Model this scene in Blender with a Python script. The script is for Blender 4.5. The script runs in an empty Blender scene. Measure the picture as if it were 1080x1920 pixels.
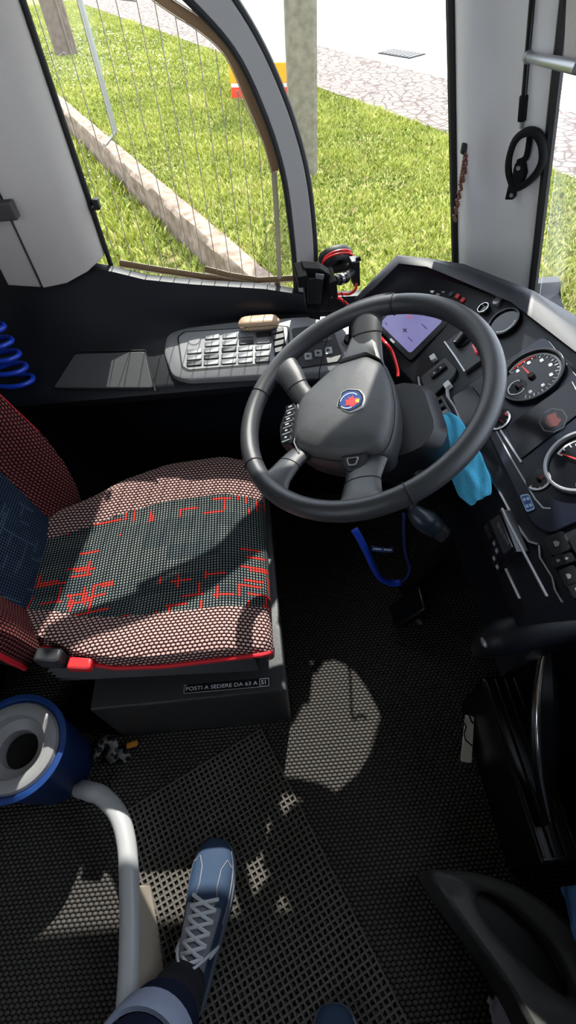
import bpy, math, random
import numpy as np
from mathutils import Vector, Matrix
random.seed(7); RNG = np.random.default_rng(11)
SC = bpy.context.scene; COL = SC.collection
PI = math.pi
V3 = lambda *a: Vector(a)

# ---------------------------------------------------------------- camera model
FPX = 905.0; CH = 1.38
_d = Vector((55, 702, 905)).normalized()
_r0 = (Vector((1, 0, 0)) - _d * _d[0]).normalized()
_z = -_d
_y0 = _z.cross(_r0)
_psi = math.radians(4.3)
_X = math.cos(_psi) * _r0 + math.sin(_psi) * _y0
_Y = math.cos(_psi) * _y0 - math.sin(_psi) * _r0
CAMP = Vector((0, 0, CH))

def ray(px, py):
    c = Vector(((px - 540) / FPX, (py - 960) / FPX, 1.0))
    return Vector((_X.dot(c), _Y.dot(c), _z.dot(c)))

def at(px, py, x=None, y=None, z=None):
    r = ray(px, py)
    if z is not None: t = (z - CH) / r[2]
    elif y is not None: t = y / r[1]
    else: t = x / r[0]
    return CAMP + t * r

cam = bpy.data.cameras.new('camera'); camo = bpy.data.objects.new('camera', cam); COL.objects.link(camo)
cam.sensor_fit = 'VERTICAL'; cam.sensor_height = 24; cam.lens = FPX / 1920 * 24
cam.clip_start = 0.02; cam.clip_end = 300
def _col(v): return (_X.dot(v), _Y.dot(v), _z.dot(v))
cr = _col(Vector((1, 0, 0))); cd = _col(Vector((0, 1, 0))); cf = _col(Vector((0, 0, 1)))
m = Matrix(((cr[0], -cd[0], -cf[0], 0), (cr[1], -cd[1], -cf[1], 0), (cr[2], -cd[2], -cf[2], CH), (0, 0, 0, 1)))
camo.matrix_world = m
SC.camera = camo

# ---------------------------------------------------------------- node helper
class E:
    """tiny expression wrapper round shader math nodes"""
    def __init__(s, nt, sock): s.nt = nt; s.s = sock
    def _op(s, op, *others):
        n = s.nt.nodes.new('ShaderNodeMath'); n.operation = op
        for i, o in enumerate((s,) + others):
            if isinstance(o, E): s.nt.links.new(o.s, n.inputs[i])
            else: n.inputs[i].default_value = float(o)
        return E(s.nt, n.outputs[0])
    def __add__(s, o): return s._op('ADD', o)
    def __sub__(s, o): return s._op('SUBTRACT', o)
    def __mul__(s, o): return s._op('MULTIPLY', o)
    def __truediv__(s, o): return s._op('DIVIDE', o)
    def frac(s): return s._op('FRACT')
    def floor(s): return s._op('FLOOR')
    def gt(s, o): return s._op('GREATER_THAN', o)
    def lt(s, o): return s._op('LESS_THAN', o)
    def mn(s, o): return s._op('MINIMUM', o)
    def mx(s, o): return s._op('MAXIMUM', o)
    def mod(s, o): return s._op('FLOORED_MODULO', o)
    def absv(s): return s._op('ABSOLUTE')
    def sqrt(s): return s._op('SQRT')
    def sin(s): return s._op('SINE')

def newmat(name):
    mt = bpy.data.materials.new(name); mt.use_nodes = True
    nt = mt.node_tree; b = nt.nodes['Principled BSDF']
    return mt, nt, b

def rgb(c): return (c[0], c[1], c[2], 1.0)

def plain(name, col, rough=.5, metal=0., var=0., bump=0., bscale=200., spec=.5, emit=None, es=0., coat=0.):
    mt, nt, b = newmat(name)
    b.inputs['Base Color'].default_value = rgb(col); b.inputs['Roughness'].default_value = rough
    b.inputs['Metallic'].default_value = metal; b.inputs['Specular IOR Level'].default_value = spec
    b.inputs['Coat Weight'].default_value = coat
    if emit: b.inputs['Emission Color'].default_value = rgb(emit); b.inputs['Emission Strength'].default_value = es
    if var or bump:
        tc = nt.nodes.new('ShaderNodeTexCoord')
        if var:
            nz = nt.nodes.new('ShaderNodeTexNoise'); nz.inputs['Scale'].default_value = 9; nz.inputs['Detail'].default_value = 6
            nt.links.new(tc.outputs['Object'], nz.inputs['Vector'])
            mx = nt.nodes.new('ShaderNodeMixRGB')
            mx.inputs[1].default_value = rgb([c * (1 - var) for c in col]); mx.inputs[2].default_value = rgb([min(1, c * (1 + var)) for c in col])
            nt.links.new(nz.outputs[0], mx.inputs[0]); nt.links.new(mx.outputs[0], b.inputs['Base Color'])
        if bump:
            nz = nt.nodes.new('ShaderNodeTexNoise'); nz.inputs['Scale'].default_value = bscale; nz.inputs['Detail'].default_value = 3
            nt.links.new(tc.outputs['Object'], nz.inputs['Vector'])
            bp = nt.nodes.new('ShaderNodeBump'); bp.inputs['Strength'].default_value = bump; bp.inputs['Distance'].default_value = .002
            nt.links.new(nz.outputs[0], bp.inputs['Height']); nt.links.new(bp.outputs[0], b.inputs['Normal'])
    return mt

def mixrgb(nt, fac, a, b):
    n = nt.nodes.new('ShaderNodeMixRGB')
    for i, v in ((0, fac), (1, a), (2, b)):
        if isinstance(v, E): nt.links.new(v.s, n.inputs[i])
        elif hasattr(v, 'links'): nt.links.new(v, n.inputs[i])
        elif i == 0: n.inputs[0].default_value = v
        else: n.inputs[i].default_value = rgb(v)
    return n.outputs[0]

def uvxy(nt, which='UV'):
    tc = nt.nodes.new('ShaderNodeTexCoord'); sp = nt.nodes.new('ShaderNodeSeparateXYZ')
    nt.links.new(tc.outputs[which], sp.inputs[0])
    return E(nt, sp.outputs[0]), E(nt, sp.outputs[1])

def wnoise(nt, x, y):
    cb = nt.nodes.new('ShaderNodeCombineXYZ')
    nt.links.new(x.s, cb.inputs[0]); nt.links.new(y.s, cb.inputs[1])
    w = nt.nodes.new('ShaderNodeTexWhiteNoise'); w.noise_dimensions = '2D'
    nt.links.new(cb.outputs[0], w.inputs['Vector'])
    return E(nt, w.outputs['Value'])

def bump(nt, b, h, strength=.5, dist=.003):
    bp = nt.nodes.new('ShaderNodeBump'); bp.inputs['Strength'].default_value = strength; bp.inputs['Distance'].default_value = dist
    nt.links.new(h.s, bp.inputs['Height']); nt.links.new(bp.outputs[0], b.inputs['Normal'])

def fabric_bolster(name, base, dot, gap):
    mt, nt, b = newmat(name); u, v = uvxy(nt)
    p, q = .0100, .0078
    row = (v / q).floor(); off = row.mod(2.) * .5
    fx = ((u / p + off).frac() - .5) * 2.; fy = ((v / q).frac() - .5) * 2.
    d = (fx * fx * .9 + fy * fy * 1.1).sqrt()
    inner = d.lt(.66); cell = d.lt(.92)
    c = mixrgb(nt, cell, gap, base); c2 = mixrgb(nt, inner, c, dot)
    nt.links.new(c2, b.inputs['Base Color']); b.inputs['Roughness'].default_value = .95; b.inputs['Specular IOR Level'].default_value = .1
    bump(nt, b, (d * -1.) + 1., .6, .0015)
    return mt

def fabric_centre(name, dark, dot, red, bluer):
    mt, nt, b = newmat(name); u, v = uvxy(nt)
    p = .0070
    cx = (u / p).floor(); cy = (v / p).floor()
    fx = ((u / p).frac() - .5).absv(); fy = ((v / p).frac() - .5).absv()
    isdot = fx.lt(.25) * fy.lt(.28)
    shift = (cy.mod(7.) * 3.)
    h = wnoise(nt, ((cx + shift) / 7.).floor(), cy).gt(.86)
    vv = wnoise(nt, cx + 57., ((cy + cx.mod(5.) * 2.) / 5.).floor()).gt(.94)
    region = wnoise(nt, (cx / 14.).floor(), (cy / 12.).floor()).gt(.30)
    r = h.mx(vv) * region
    blue = wnoise(nt, (cx / 9.).floor(), (cy / 6.).floor())
    dc = mixrgb(nt, blue, dot, bluer); dc = mixrgb(nt, r, dc, red)
    wide = (fx.lt(.36) * fy.lt(.36)) * r
    c = mixrgb(nt, isdot.mx(wide), dark, dc)
    nt.links.new(c, b.inputs['Base Color']); b.inputs['Roughness'].default_value = .95; b.inputs['Specular IOR Level'].default_value = .1
    bump(nt, b, isdot, .4, .001)
    return mt

def glassmat(name, tint, refl):
    mt = bpy.data.materials.new(name); mt.use_nodes = True; nt = mt.node_tree
    for n in list(nt.nodes): nt.nodes.remove(n)
    out = nt.nodes.new('ShaderNodeOutputMaterial'); tr = nt.nodes.new('ShaderNodeBsdfTransparent'); gl = nt.nodes.new('ShaderNodeBsdfGlossy')
    tr.inputs[0].default_value = rgb(tint); gl.inputs['Roughness'].default_value = .02
    fr = nt.nodes.new('ShaderNodeFresnel'); fr.inputs[0].default_value = 1.45
    ml = nt.nodes.new('ShaderNodeMath'); ml.operation = 'MULTIPLY'; ml.inputs[1].default_value = refl
    nt.links.new(fr.outputs[0], ml.inputs[0])
    mx = nt.nodes.new('ShaderNodeMixShader'); nt.links.new(ml.outputs[0], mx.inputs[0])
    nt.links.new(tr.outputs[0], mx.inputs[1]); nt.links.new(gl.outputs[0], mx.inputs[2]); nt.links.new(mx.outputs[0], out.inputs[0])
    return mt

def noise_col(name, cols, scale, rough=.9, bumps=.5, bdist=.02, voro=False, detail=8):
    mt, nt, b = newmat(name)
    tc = nt.nodes.new('ShaderNodeTexCoord')
    if voro:
        nz = nt.nodes.new('ShaderNodeTexVoronoi'); nz.feature = 'DISTANCE_TO_EDGE'
    else:
        nz = nt.nodes.new('ShaderNodeTexNoise'); nz.inputs['Detail'].default_value = detail
    nz.inputs['Scale'].default_value = scale
    nt.links.new(tc.outputs['Object'], nz.inputs['Vector'])
    rp = nt.nodes.new('ShaderNodeValToRGB')
    el = rp.color_ramp.elements
    while len(el) < len(cols): el.new(.5)
    for e_, (p_, c_) in zip(el, cols): e_.position = p_; e_.color = rgb(c_)
    nt.links.new(nz.outputs[0], rp.inputs[0]); nt.links.new(rp.outputs[0], b.inputs['Base Color'])
    b.inputs['Roughness'].default_value = rough; b.inputs['Specular IOR Level'].default_value = .2
    if bumps:
        bump(nt, b, E(nt, nz.outputs[0]), bumps, bdist)
    return mt

M = {}
M['plastic'] = plain('black grained plastic', (.008, .009, .012), .42, bump=.25, bscale=900)
M['plastic_soft'] = plain('soft black plastic', (.006, .007, .010), .55, bump=.2, bscale=700)
M['dash'] = plain('navy black dash skin', (.007, .009, .014), .44, bump=.15, bscale=900, spec=.32)
M['gloss'] = plain('gloss black', (.007, .008, .011), .15, spec=.35)
M['satin'] = plain('satin black', (.006, .007, .009), .3)
M['matte'] = plain('matte black', (.006, .006, .007), .8, spec=.2)
M['wheel'] = plain('charcoal wheel leather', (.040, .042, .046), .36, bump=.2, bscale=1200)
M['pad'] = plain('charcoal airbag skin', (.075, .077, .08), .42, bump=.35, bscale=900)
M['seam'] = plain('dark seam', (.004, .004, .004), .7)
M['chrome'] = plain('chrome', (.75, .76, .78), .18, 1.)
M['silver'] = plain('silver plastic', (.42, .43, .45), .35, .6)
M['console'] = plain('grey silver console', (.22, .225, .235), .38, .2, bump=.1, bscale=800)
M['key_grey'] = plain('grey console key', (.19, .195, .205), .42, .1)
M['key_dark'] = plain('dark grey key', (.026, .028, .032), .45, spec=.35)
M['pillar'] = plain('warm grey pillar cloth', (.50, .465, .435), .85, var=.06, bump=.3, bscale=500, spec=.2)
M['apillar'] = plain('light grey pillar trim', (.74, .73, .73), .6, var=.03, bump=.15, bscale=600)
M['archgrey'] = plain('grey window frame', (.40, .39, .38), .5)
M['rubber'] = plain('black rubber gasket', (.008, .008, .009), .6)
M['busbar'] = plain('brown heater bar', (.33, .20, .10), .5, .1)
M['busedge'] = plain('pale heater edge', (.62, .55, .38), .5)
M['wire'] = plain('heating wire', (.52, .46, .34), .5, .2)
M['glass'] = glassmat('window glass', (.97, .98, .97), .4)
M['lens'] = glassmat('windscreen glass', (.97, .98, .98), .22)
M['piping'] = plain('red piping', (.55, .012, .025), .45)
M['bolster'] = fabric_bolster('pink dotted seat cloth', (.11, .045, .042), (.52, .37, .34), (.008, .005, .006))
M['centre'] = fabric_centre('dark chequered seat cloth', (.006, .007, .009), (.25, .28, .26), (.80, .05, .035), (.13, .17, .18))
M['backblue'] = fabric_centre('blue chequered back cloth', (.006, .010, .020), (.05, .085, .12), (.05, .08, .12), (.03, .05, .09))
M['redplastic'] = plain('red buckle plastic', (.6, .02, .025), .4)
M['redcable'] = plain('red cable', (.75, .02, .02), .35)
M['hazard'] = plain('red hazard button', (.55, .01, .03), .35, emit=(.8, .02, .05), es=.15)
M['white'] = plain('white print', (.75, .76, .78), .5)
M['printgrey'] = plain('pale print', (.45, .47, .5), .5)
M['redprint'] = plain('red print', (.7, .03, .03), .5)
M['blueprint'] = plain('blue enamel', (.02, .06, .22), .3)
M['gold'] = plain('yellow enamel', (.8, .5, .08), .4)
M['screen'] = plain('lit violet screen', (.02, .02, .03), .15, emit=(.20, .19, .42), es=.55)
M['screenink'] = plain('dark screen icon', (.02, .01, .05), .4)
M['screenred'] = plain('red screen icon', (.3, .02, .03), .4, emit=(.7, .06, .1), es=.5)
M['lcd'] = plain('dim grey display', (.05, .052, .055), .2)
M['ghost'] = plain('dim red emblem', (.10, .02, .02), .4)
M['cyan'] = plain('light blue cloth', (.10, .52, .82), .9, var=.12, bump=.6, bscale=350, spec=.1)
M['blueband'] = plain('royal blue band', (.01, .06, .55), .6)
M['bluehose'] = plain('blue coiled hose', (.01, .05, .5), .3)
M['bluebin'] = plain('blue bin plastic', (.008, .04, .17), .35)
M['greylid'] = plain('grey bin plastic', (.22, .22, .225), .45)
M['tan'] = plain('tan leather case', (.50, .34, .22), .5, var=.08)
M['tanedge'] = plain('dark tan edge', (.22, .14, .09), .5)
M['brass'] = plain('brass', (.8, .6, .3), .3, 1.)
M['copper'] = plain('copper orange plastic', (.6, .24, .10), .35, .3)
M['brown'] = plain('brown beads', (.16, .06, .04), .45)
M['rail'] = plain('grey handrail', (.40, .41, .42), .4)
M['beige'] = plain('beige step side', (.42, .36, .29), .6)
M['jeans'] = plain('navy denim', (.012, .016, .038), .9, bump=.5, bscale=900, spec=.1)
M['cuff'] = plain('pale denim cuff', (.30, .34, .46), .9, bump=.5, bscale=900, spec=.1)
M['sock'] = plain('black sock', (.008, .009, .016), .95)
M['suede'] = plain('navy suede', (.02, .045, .095), .8, var=.15)
M['tongue'] = plain('grey shoe mesh', (.20, .21, .25), .8, bump=.5, bscale=800)
M['lace'] = plain('pale lace', (.60, .62, .66), .8)
M['sole'] = plain('grey sole', (.10, .12, .16), .7)
M['skin'] = plain('skin', (.5, .3, .22), .6)
M['card'] = plain('cream card', (.80, .78, .66), .6)
M['tissue'] = plain('lavender tissue', (.5, .5, .66), .8, bump=.4, bscale=100)
M['doortrim'] = plain('dark olive grey trim', (.045, .045, .043), .5, bump=.1)
M['steel'] = plain('brushed steel', (.40, .41, .43), .4, .7)
M['concrete'] = noise_col('grey concrete', [(.3, (.15, .135, .105)), (.7, (.24, .215, .17))], 14, .9, .4, .01)
M['stone'] = noise_col('pinkish weathered stone', [(.3, (.13, .095, .07)), (.55, (.24, .18, .14)), (.75, (.33, .26, .21))], 9, .95, .9, .03)
M['paver'] = noise_col('pinkish pavers', [(0., (.05, .04, .035)), (.05, (.12, .095, .085)), (.12, (.185, .15, .135)), (.6, (.22, .185, .168))], 6.0, .9, .6, .02, True)
M['road'] = noise_col('pale asphalt', [(.3, (.52, .52, .53)), (.7, (.66, .66, .67))], 1.2, .9, 0)
M['kerb'] = noise_col('pale kerb stone', [(.3, (.45, .42, .38)), (.7, (.62, .59, .54))], 6, .9, .3, .01)
M['soil'] = noise_col('grassy soil', [(.30, (.15, .115, .06)), (.5, (.20, .19, .06)), (.7, (.24, .25, .08))], 4, .95, .5, .03)
M['wood'] = noise_col('brown timber', [(.3, (.10, .075, .06)), (.7, (.20, .15, .12))], 8, .9, .3, .01)
M['galv'] = plain('galvanised pole', (.30, .31, .32), .45, .4)
M['vwhite'] = plain('white paint', (.78, .78, .78), .4)
M['vorange'] = plain('orange reflective band', (.85, .36, .02), .4)
M['vred'] = plain('red reflective band', (.75, .06, .03), .4)
M['iron'] = plain('cast iron', (.06, .05, .05), .7)
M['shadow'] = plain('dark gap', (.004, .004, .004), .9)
M['lining'] = plain('dark grey bus lining', (.035, .035, .037), .8)
M['daisy'] = plain('white petals', (.8, .8, .8), .8)

def grassmat():
    mt, nt, b = newmat('grass blades')
    at_ = nt.nodes.new('ShaderNodeAttribute'); at_.attribute_name = 'tone'; at_.attribute_type = 'GEOMETRY'
    rp = nt.nodes.new('ShaderNodeValToRGB'); el = rp.color_ramp.elements
    for _ in range(2): el.new(.5)
    for e_, (p_, c_) in zip(el, [(0., (.08, .125, .020)), (.35, (.235, .285, .042)), (.75, (.45, .47, .10)), (1., (.60, .52, .26))]): e_.position = p_; e_.color = rgb(c_)
    nt.links.new(at_.outputs['Fac'], rp.inputs[0]); nt.links.new(rp.outputs[0], b.inputs['Base Color'])
    b.inputs['Roughness'].default_value = .6; b.inputs['Specular IOR Level'].default_value = .25
    return mt
M['grass'] = grassmat()

def wovenmat():
    mt, nt, b = newmat('black looped rubber matting'); x, y = uvxy(nt, 'Object')
    p, q = .0125, .0085
    row = (y / q).floor()
    fx = ((x / p + row.mod(2.) * .5).frac() - .5).absv() * 2.; fy = ((y / q).frac() - .5).absv() * 2.
    h = ((fx * fx + fy * fy * .8).mn(1.) * -1.) + 1.
    c = mixrgb(nt, h._op('POWER', .5), (.003, .003, .003), (.092, .086, .08))
    nt.links.new(c, b.inputs['Base Color']); b.inputs['Roughness'].default_value = .8; b.inputs['Specular IOR Level'].default_value = .1
    bump(nt, b, h, 1., .004)
    return mt
M['woven'] = wovenmat()
M['gridmat'] = plain('grey rubber grid', (.105, .098, .088), .8, var=.2, spec=.1)

# ---------------------------------------------------------------- mesh builder
class MB:
    def __init__(s): s.v = []; s.f = []; s.uv = {}; s.mi = {}
    def add(s, vs, fs, mi=0, uv=None):
        o = len(s.v); s.v += [Vector(v) for v in vs]
        for k, f in enumerate(fs):
            if mi: s.mi[len(s.f)] = mi
            if uv: s.uv[len(s.f)] = [uv[i] for i in f]
            s.f.append(tuple(i + o for i in f))
        return s
    def box(s, c, sz, R=None):
        c = Vector(c); h = Vector(sz) / 2; R = R or Matrix.Identity(3)
        vs = [c + R @ Vector((h.x * a, h.y * b_, h.z * d)) for a in (-1, 1) for b_ in (-1, 1) for d in (-1, 1)]
        return s.add(vs, [(0, 1, 3, 2), (4, 6, 7, 5), (0, 4, 5, 1), (2, 3, 7, 6), (0, 2, 6, 4), (1, 5, 7, 3)])
    def grid(s, P, mi=None, uv=None, closed_u=False, closed_v=False):
        n, k = len(P), len(P[0]); vs = [p for r in P for p in r]; fs = []; ms = []
        for i in range(n if closed_u else n - 1):
            for j in range(k if closed_v else k - 1):
                a = i * k + j; b_ = ((i + 1) % n) * k + j; c = ((i + 1) % n) * k + (j + 1) % k; d = i * k + (j + 1) % k
                fs.append((a, b_, c, d)); ms.append(mi(i, j) if mi else 0)
        st = len(s.f); s.add(vs, fs, 0, [q for r in uv for q in r] if uv else None)
        for q, m_ in enumerate(ms):
            if m_: s.mi[st + q] = m_
        return s
    def tube(s, path, r, n=10, closed=False, caps=True, flat=1.0, up=None):
        path = [Vector(p) for p in path]; L = len(path); rs = r if isinstance(r, (list, tuple)) else [r] * L
        rings = []; prev = None
        for i, p in enumerate(path):
            a = path[(i - 1) % L] if (closed or i) else p; b_ = path[(i + 1) % L] if (closed or i < L - 1) else p
            t = (b_ - a).normalized()
            if prev is None:
                u = Vector(up) if up else (Vector((0, 0, 1)) if abs(t.z) < .9 else Vector((1, 0, 0)))
            else: u = prev
            u = (u - t * u.dot(t)).normalized(); w = t.cross(u); prev = u
            rings.append([p + rs[i] * (math.cos(2 * PI * j / n) * w + flat * math.sin(2 * PI * j / n) * u) for j in range(n)])
        s.grid(rings, closed_u=closed, closed_v=True)
        if caps and not closed:
            o = len(s.v) - n * L
            s.f.append(tuple(range(o, o + n))[::-1]); s.f.append(tuple(range(len(s.v) - n, len(s.v))))
        return s
    def loft(s, secs, caps=True, closed_v=True):
        n = len(secs[0]); o = len(s.v); s.grid(secs, closed_v=closed_v)
        if caps: s.f.append(tuple(range(o, o + n))[::-1]); s.f.append(tuple(range(len(s.v) - n, len(s.v))))
        return s
    def prism(s, fr, pts, z0, z1):
        s.loft([[fr.P(u, v, z0) for u, v in pts], [fr.P(u, v, z1) for u, v in pts]]); return s
    def ring(s, fr, c, r0, r1, z0, z1, a0=0, a1=360, n=40):
        full = abs(a1 - a0) >= 360; k = n if full else n + 1
        sec = []
        for i in range(k):
            a = math.radians(a0 + (a1 - a0) * i / n); ca, sa = math.cos(a), math.sin(a)
            sec.append([fr.P(c[0] + r * ca, c[1] + r * sa, z) for r, z in ((r0, z0), (r1, z0), (r1, z1), (r0, z1))])
        if full: s.grid(sec, closed_u=True, closed_v=True)
        else: s.loft(sec)
        return s
    def disc(s, fr, c, r, z0, z1, n=32, r1=None):
        r1 = r if r1 is None else r1
        s.loft([[fr.P(c[0] + q * math.cos(2 * PI * i / n), c[1] + q * math.sin(2 * PI * i / n), z) for i in range(n)] for q, z in ((r, z0), (r1, z1))]); return s
    def dome(s, fr, pts, z0, steps):
        """outline stacked inward: steps = [(scale, z), ...]"""
        cu = sum(p[0] for p in pts) / len(pts); cv = sum(p[1] for p in pts) / len(pts)
        s.loft([[fr.P(cu + (u - cu) * k, cv + (v - cv) * k, z) for u, v in pts] for k, z in [(1., z0)] + steps]); return s
    def sphere(s, c, r, n=10, k=8, sc=(1, 1, 1)):
        c = Vector(c); P = []
        for i in range(1, k):
            t = PI * i / k
            P.append([c + Vector((r * sc[0] * math.sin(t) * math.cos(2 * PI * j / n), r * sc[1] * math.sin(t) * math.sin(2 * PI * j / n), r * sc[2] * math.cos(t))) for j in range(n)])
        s.loft(P); return s
    def lathe(s, c, prof, n=32, axis=(0, 0, 1), cap=False):
        ax = Vector(axis).normalized(); u = ax.orthogonal().normalized(); w = ax.cross(u); c = Vector(c)
        s.loft([[c + ax * h + r * (math.cos(2 * PI * j / n) * u + math.sin(2 * PI * j / n) * w) for j in range(n)] for r, h in prof], caps=cap); return s
    def text(s, fr, txt, size, c, z=.0005, rot=0., bold=False, align='CENTER'):
        cu = bpy.data.curves.new('t', 'FONT'); cu.body = txt; cu.size = size; cu.align_x = align; cu.align_y = 'CENTER'; cu.extrude = .0002
        if bold: cu.offset = size * .012
        ob = bpy.data.objects.new('t', cu); COL.objects.link(ob)
        dg = bpy.context.evaluated_depsgraph_get(); me = bpy.data.meshes.new_from_object(ob.evaluated_get(dg))
        ca, sa = math.cos(rot), math.sin(rot)
        vs = [fr.P(c[0] + v.co.x * ca - v.co.y * sa, c[1] + v.co.x * sa + v.co.y * ca, z + v.co.z) for v in me.vertices]
        s.add(vs, [tuple(p.vertices) for p in me.polygons])
        bpy.data.objects.remove(ob); bpy.data.meshes.remove(me); bpy.data.curves.remove(cu); return s
    def build(s, name, mats, parent=None, smooth=True, bevel=0., subs=0, seg=2, origin=None, weld=0., solid=0.):
        if not isinstance(mats, (list, tuple)): mats = [mats]
        me = bpy.data.meshes.new(name); ob = bpy.data.objects.new(name, me); COL.objects.link(ob)
        if parent is not None:
            ob.parent = parent; o = WO[parent]
        else:
            if origin is None:
                xs = [v.x for v in s.v]; ys = [v.y for v in s.v]; o = Vector(((min(xs) + max(xs)) / 2, (min(ys) + max(ys)) / 2, min(v.z for v in s.v)))
            else: o = Vector(origin)
            ob.location = o
        WO[ob] = o
        me.from_pydata([tuple(v - o) for v in s.v], [], s.f)
        for m_ in mats: me.materials.append(m_)
        for i, q in s.mi.items(): me.polygons[i].material_index = q
        if s.uv:
            l = me.uv_layers.new(name='UVMap')
            for i, uvs in s.uv.items():
                for li, q in zip(me.polygons[i].loop_indices, uvs): l.data[li].uv = q
        me.validate(); me.update()
        import bmesh
        bm = bmesh.new(); bm.from_mesh(me)
        if weld: bmesh.ops.remove_doubles(bm, verts=bm.verts, dist=weld)
        bmesh.ops.recalc_face_normals(bm, faces=bm.faces); bm.to_mesh(me); bm.free()
        if solid:
            md = ob.modifiers.new('solid', 'SOLIDIFY'); md.thickness = solid; md.offset = 0
        if bevel:
            md = ob.modifiers.new('bevel', 'BEVEL'); md.width = bevel; md.segments = seg; md.limit_method = 'ANGLE'; md.angle_limit = math.radians(35)
        if subs:
            md = ob.modifiers.new('sub', 'SUBSURF'); md.levels = subs; md.render_levels = subs
        if smooth:
            for p in me.polygons: p.use_smooth = True
            if not subs:
                try: me.set_sharp_from_angle(angle=math.radians(40))
                except Exception: pass
        return ob
WO = {}

def empty(name, loc):
    o = bpy.data.objects.new(name, None); COL.objects.link(o); o.location = loc; o.empty_display_size = .05; WO[o] = Vector(loc); return o
def tag(o, label, cat, group=None, kind=None):
    o['label'] = label; o['category'] = cat
    if group: o['group'] = group
    if kind: o['kind'] = kind
    return o
def thing(name, loc, label, cat, group=None): return tag(empty(name, loc), label, cat, group)
def struct(o): o['kind'] = 'structure'; return o
def copy_thing(o, delta):
    c = o.copy(); COL.objects.link(c); c.location = o.location + Vector(delta); WO[c] = WO[o] + Vector(delta)
    for ch in o.children:
        k = ch.copy(); k.parent = c; COL.objects.link(k)
    return c

class Frame:
    def __init__(s, O, ux, uy): s.O = Vector(O); s.x = Vector(ux).normalized(); s.y = Vector(uy).normalized(); s.n = s.x.cross(s.y).normalized(); s.y = s.n.cross(s.x)
    def P(s, u, v, z=0.): return s.O + s.x * u + s.y * v + s.n * z
    def uv(s, px, py, z=0.):
        r = ray(px, py); o = s.O + s.n * z; t = (o - CAMP).dot(s.n) / r.dot(s.n); p = CAMP + t * r - s.O
        return (p.dot(s.x), p.dot(s.y))
    def hit(s, px, py, z=0.): u, v = s.uv(px, py, z); return s.P(u, v, z)
    def poly(s, pts, z=0.): return [s.uv(a, b_, z) for a, b_ in pts]

def smooth_loop(pts, n=4):
    """closed Catmull-Rom in 2-D or 3-D"""
    out = []; L = len(pts); pts = [Vector(p) for p in pts]
    for i in range(L):
        a, b_, c, d = pts[i - 1], pts[i], pts[(i + 1) % L], pts[(i + 2) % L]
        for k in range(n):
            t = k / n
            out.append(.5 * ((2 * b_) + (c - a) * t + (2 * a - 5 * b_ + 4 * c - d) * t * t + (3 * b_ - a - 3 * c + d) * t ** 3))
    return out
def spline(pts, n=6):
    pts = [Vector(p) for p in pts]; out = []; L = len(pts)
    for i in range(L - 1):
        a = pts[max(0, i - 1)]; b_ = pts[i]; c = pts[i + 1]; d = pts[min(L - 1, i + 2)]
        for k in range(n):
            t = k / n
            out.append(.5 * ((2 * b_) + (c - a) * t + (2 * a - 5 * b_ + 4 * c - d) * t * t + (3 * b_ - a - 3 * c + d) * t ** 3))
    return out + [pts[-1]]
def rrect(cx, cy, w, h, r, n=5):
    out = []
    for sx, sy, a0 in ((1, 1, 0), (-1, 1, 90), (-1, -1, 180), (1, -1, 270)):
        for k in range(n + 1):
            a = math.radians(a0 + 90 * k / n); out.append((cx + sx * (w / 2 - r) + r * math.cos(a), cy + sy * (h / 2 - r) + r * math.sin(a)))
    return out
def round_poly(pts, r, n=4):
    out = []; L = len(pts)
    for i in range(L):
        p = Vector(pts[i]); a = (Vector(pts[i - 1]) - p); b_ = (Vector(pts[(i + 1) % L]) - p)
        q = min(r, a.length * .45, b_.length * .45); A = p + a.normalized() * q; B = p + b_.normalized() * q
        for k in range(n + 1):
            t = k / n; out.append(tuple(A * (1 - t) ** 2 + p * 2 * t * (1 - t) + B * t * t))
    return out
def lerp(a, b_, t): return a + (b_ - a) * t
def interp(x, xs, ys):
    if x <= xs[0]: return ys[0]
    for i in range(len(xs) - 1):
        if x <= xs[i + 1]: return ys[i] + (ys[i + 1] - ys[i]) * (x - xs[i]) / (xs[i + 1] - xs[i])
    return ys[-1]
#PART2
# ================================================================ OUTDOORS
ZN, ZF = -1.0, -0.72
A = at(165, 250, z=-.68); B = at(375, 440, z=-.68); C_ = at(135, 207, z=-.68); D_ = at(480, 465, z=-.68)
wd = (B - A).normalized(); wn = Vector((-wd.y, wd.x, 0))
if wn.dot(Vector((1, 1, 0))) < 0: wn = -wn
wth = ((C_ - A).dot(wn) + (D_ - A).dot(wn)) / 2
def wp(q, p, z): return Vector((A.x, A.y, 0)) + wd * q + wn * p + Vector((0, 0, z))
pav0 = ((at(595, 165, z=ZF) - A).dot(wn) + (at(850, 255, z=ZF) - A).dot(wn)) / 2
pav1 = ((at(595, 80, z=ZF) - A).dot(wn) + (at(850, 150, z=ZF) - A).dot(wn)) / 2
QA, QB = -22, 14
def slab(name, mat, p0, p1, z0, z1, q0=QA, q1=QB, nq=2, np_=2):
    mb = MB(); top = [[wp(lerp(q0, q1, i / nq), lerp(p0, p1, j / np_), z1) for j in range(np_ + 1)] for i in range(nq + 1)]
    mb.grid(top)
    c = [wp(q0, p0, z0), wp(q1, p0, z0), wp(q1, p1, z0), wp(q0, p1, z0), wp(q0, p0, z1), wp(q1, p0, z1), wp(q1, p1, z1), wp(q0, p1, z1)]
    mb.add(c, [(3, 2, 1, 0), (0, 1, 5, 4), (1, 2, 6, 5), (2, 3, 7, 6), (3, 0, 4, 7)])
    return struct(mb.build(name, mat, smooth=False))
slab('verge', M['soil'], -30, 0.02, -1.2, ZN)
slab('lawn', M['soil'], wth, pav0, -1.2, ZF)
slab('pavement', M['paver'], pav0, pav1 - .14, -1.2, ZF + .01)
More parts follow.
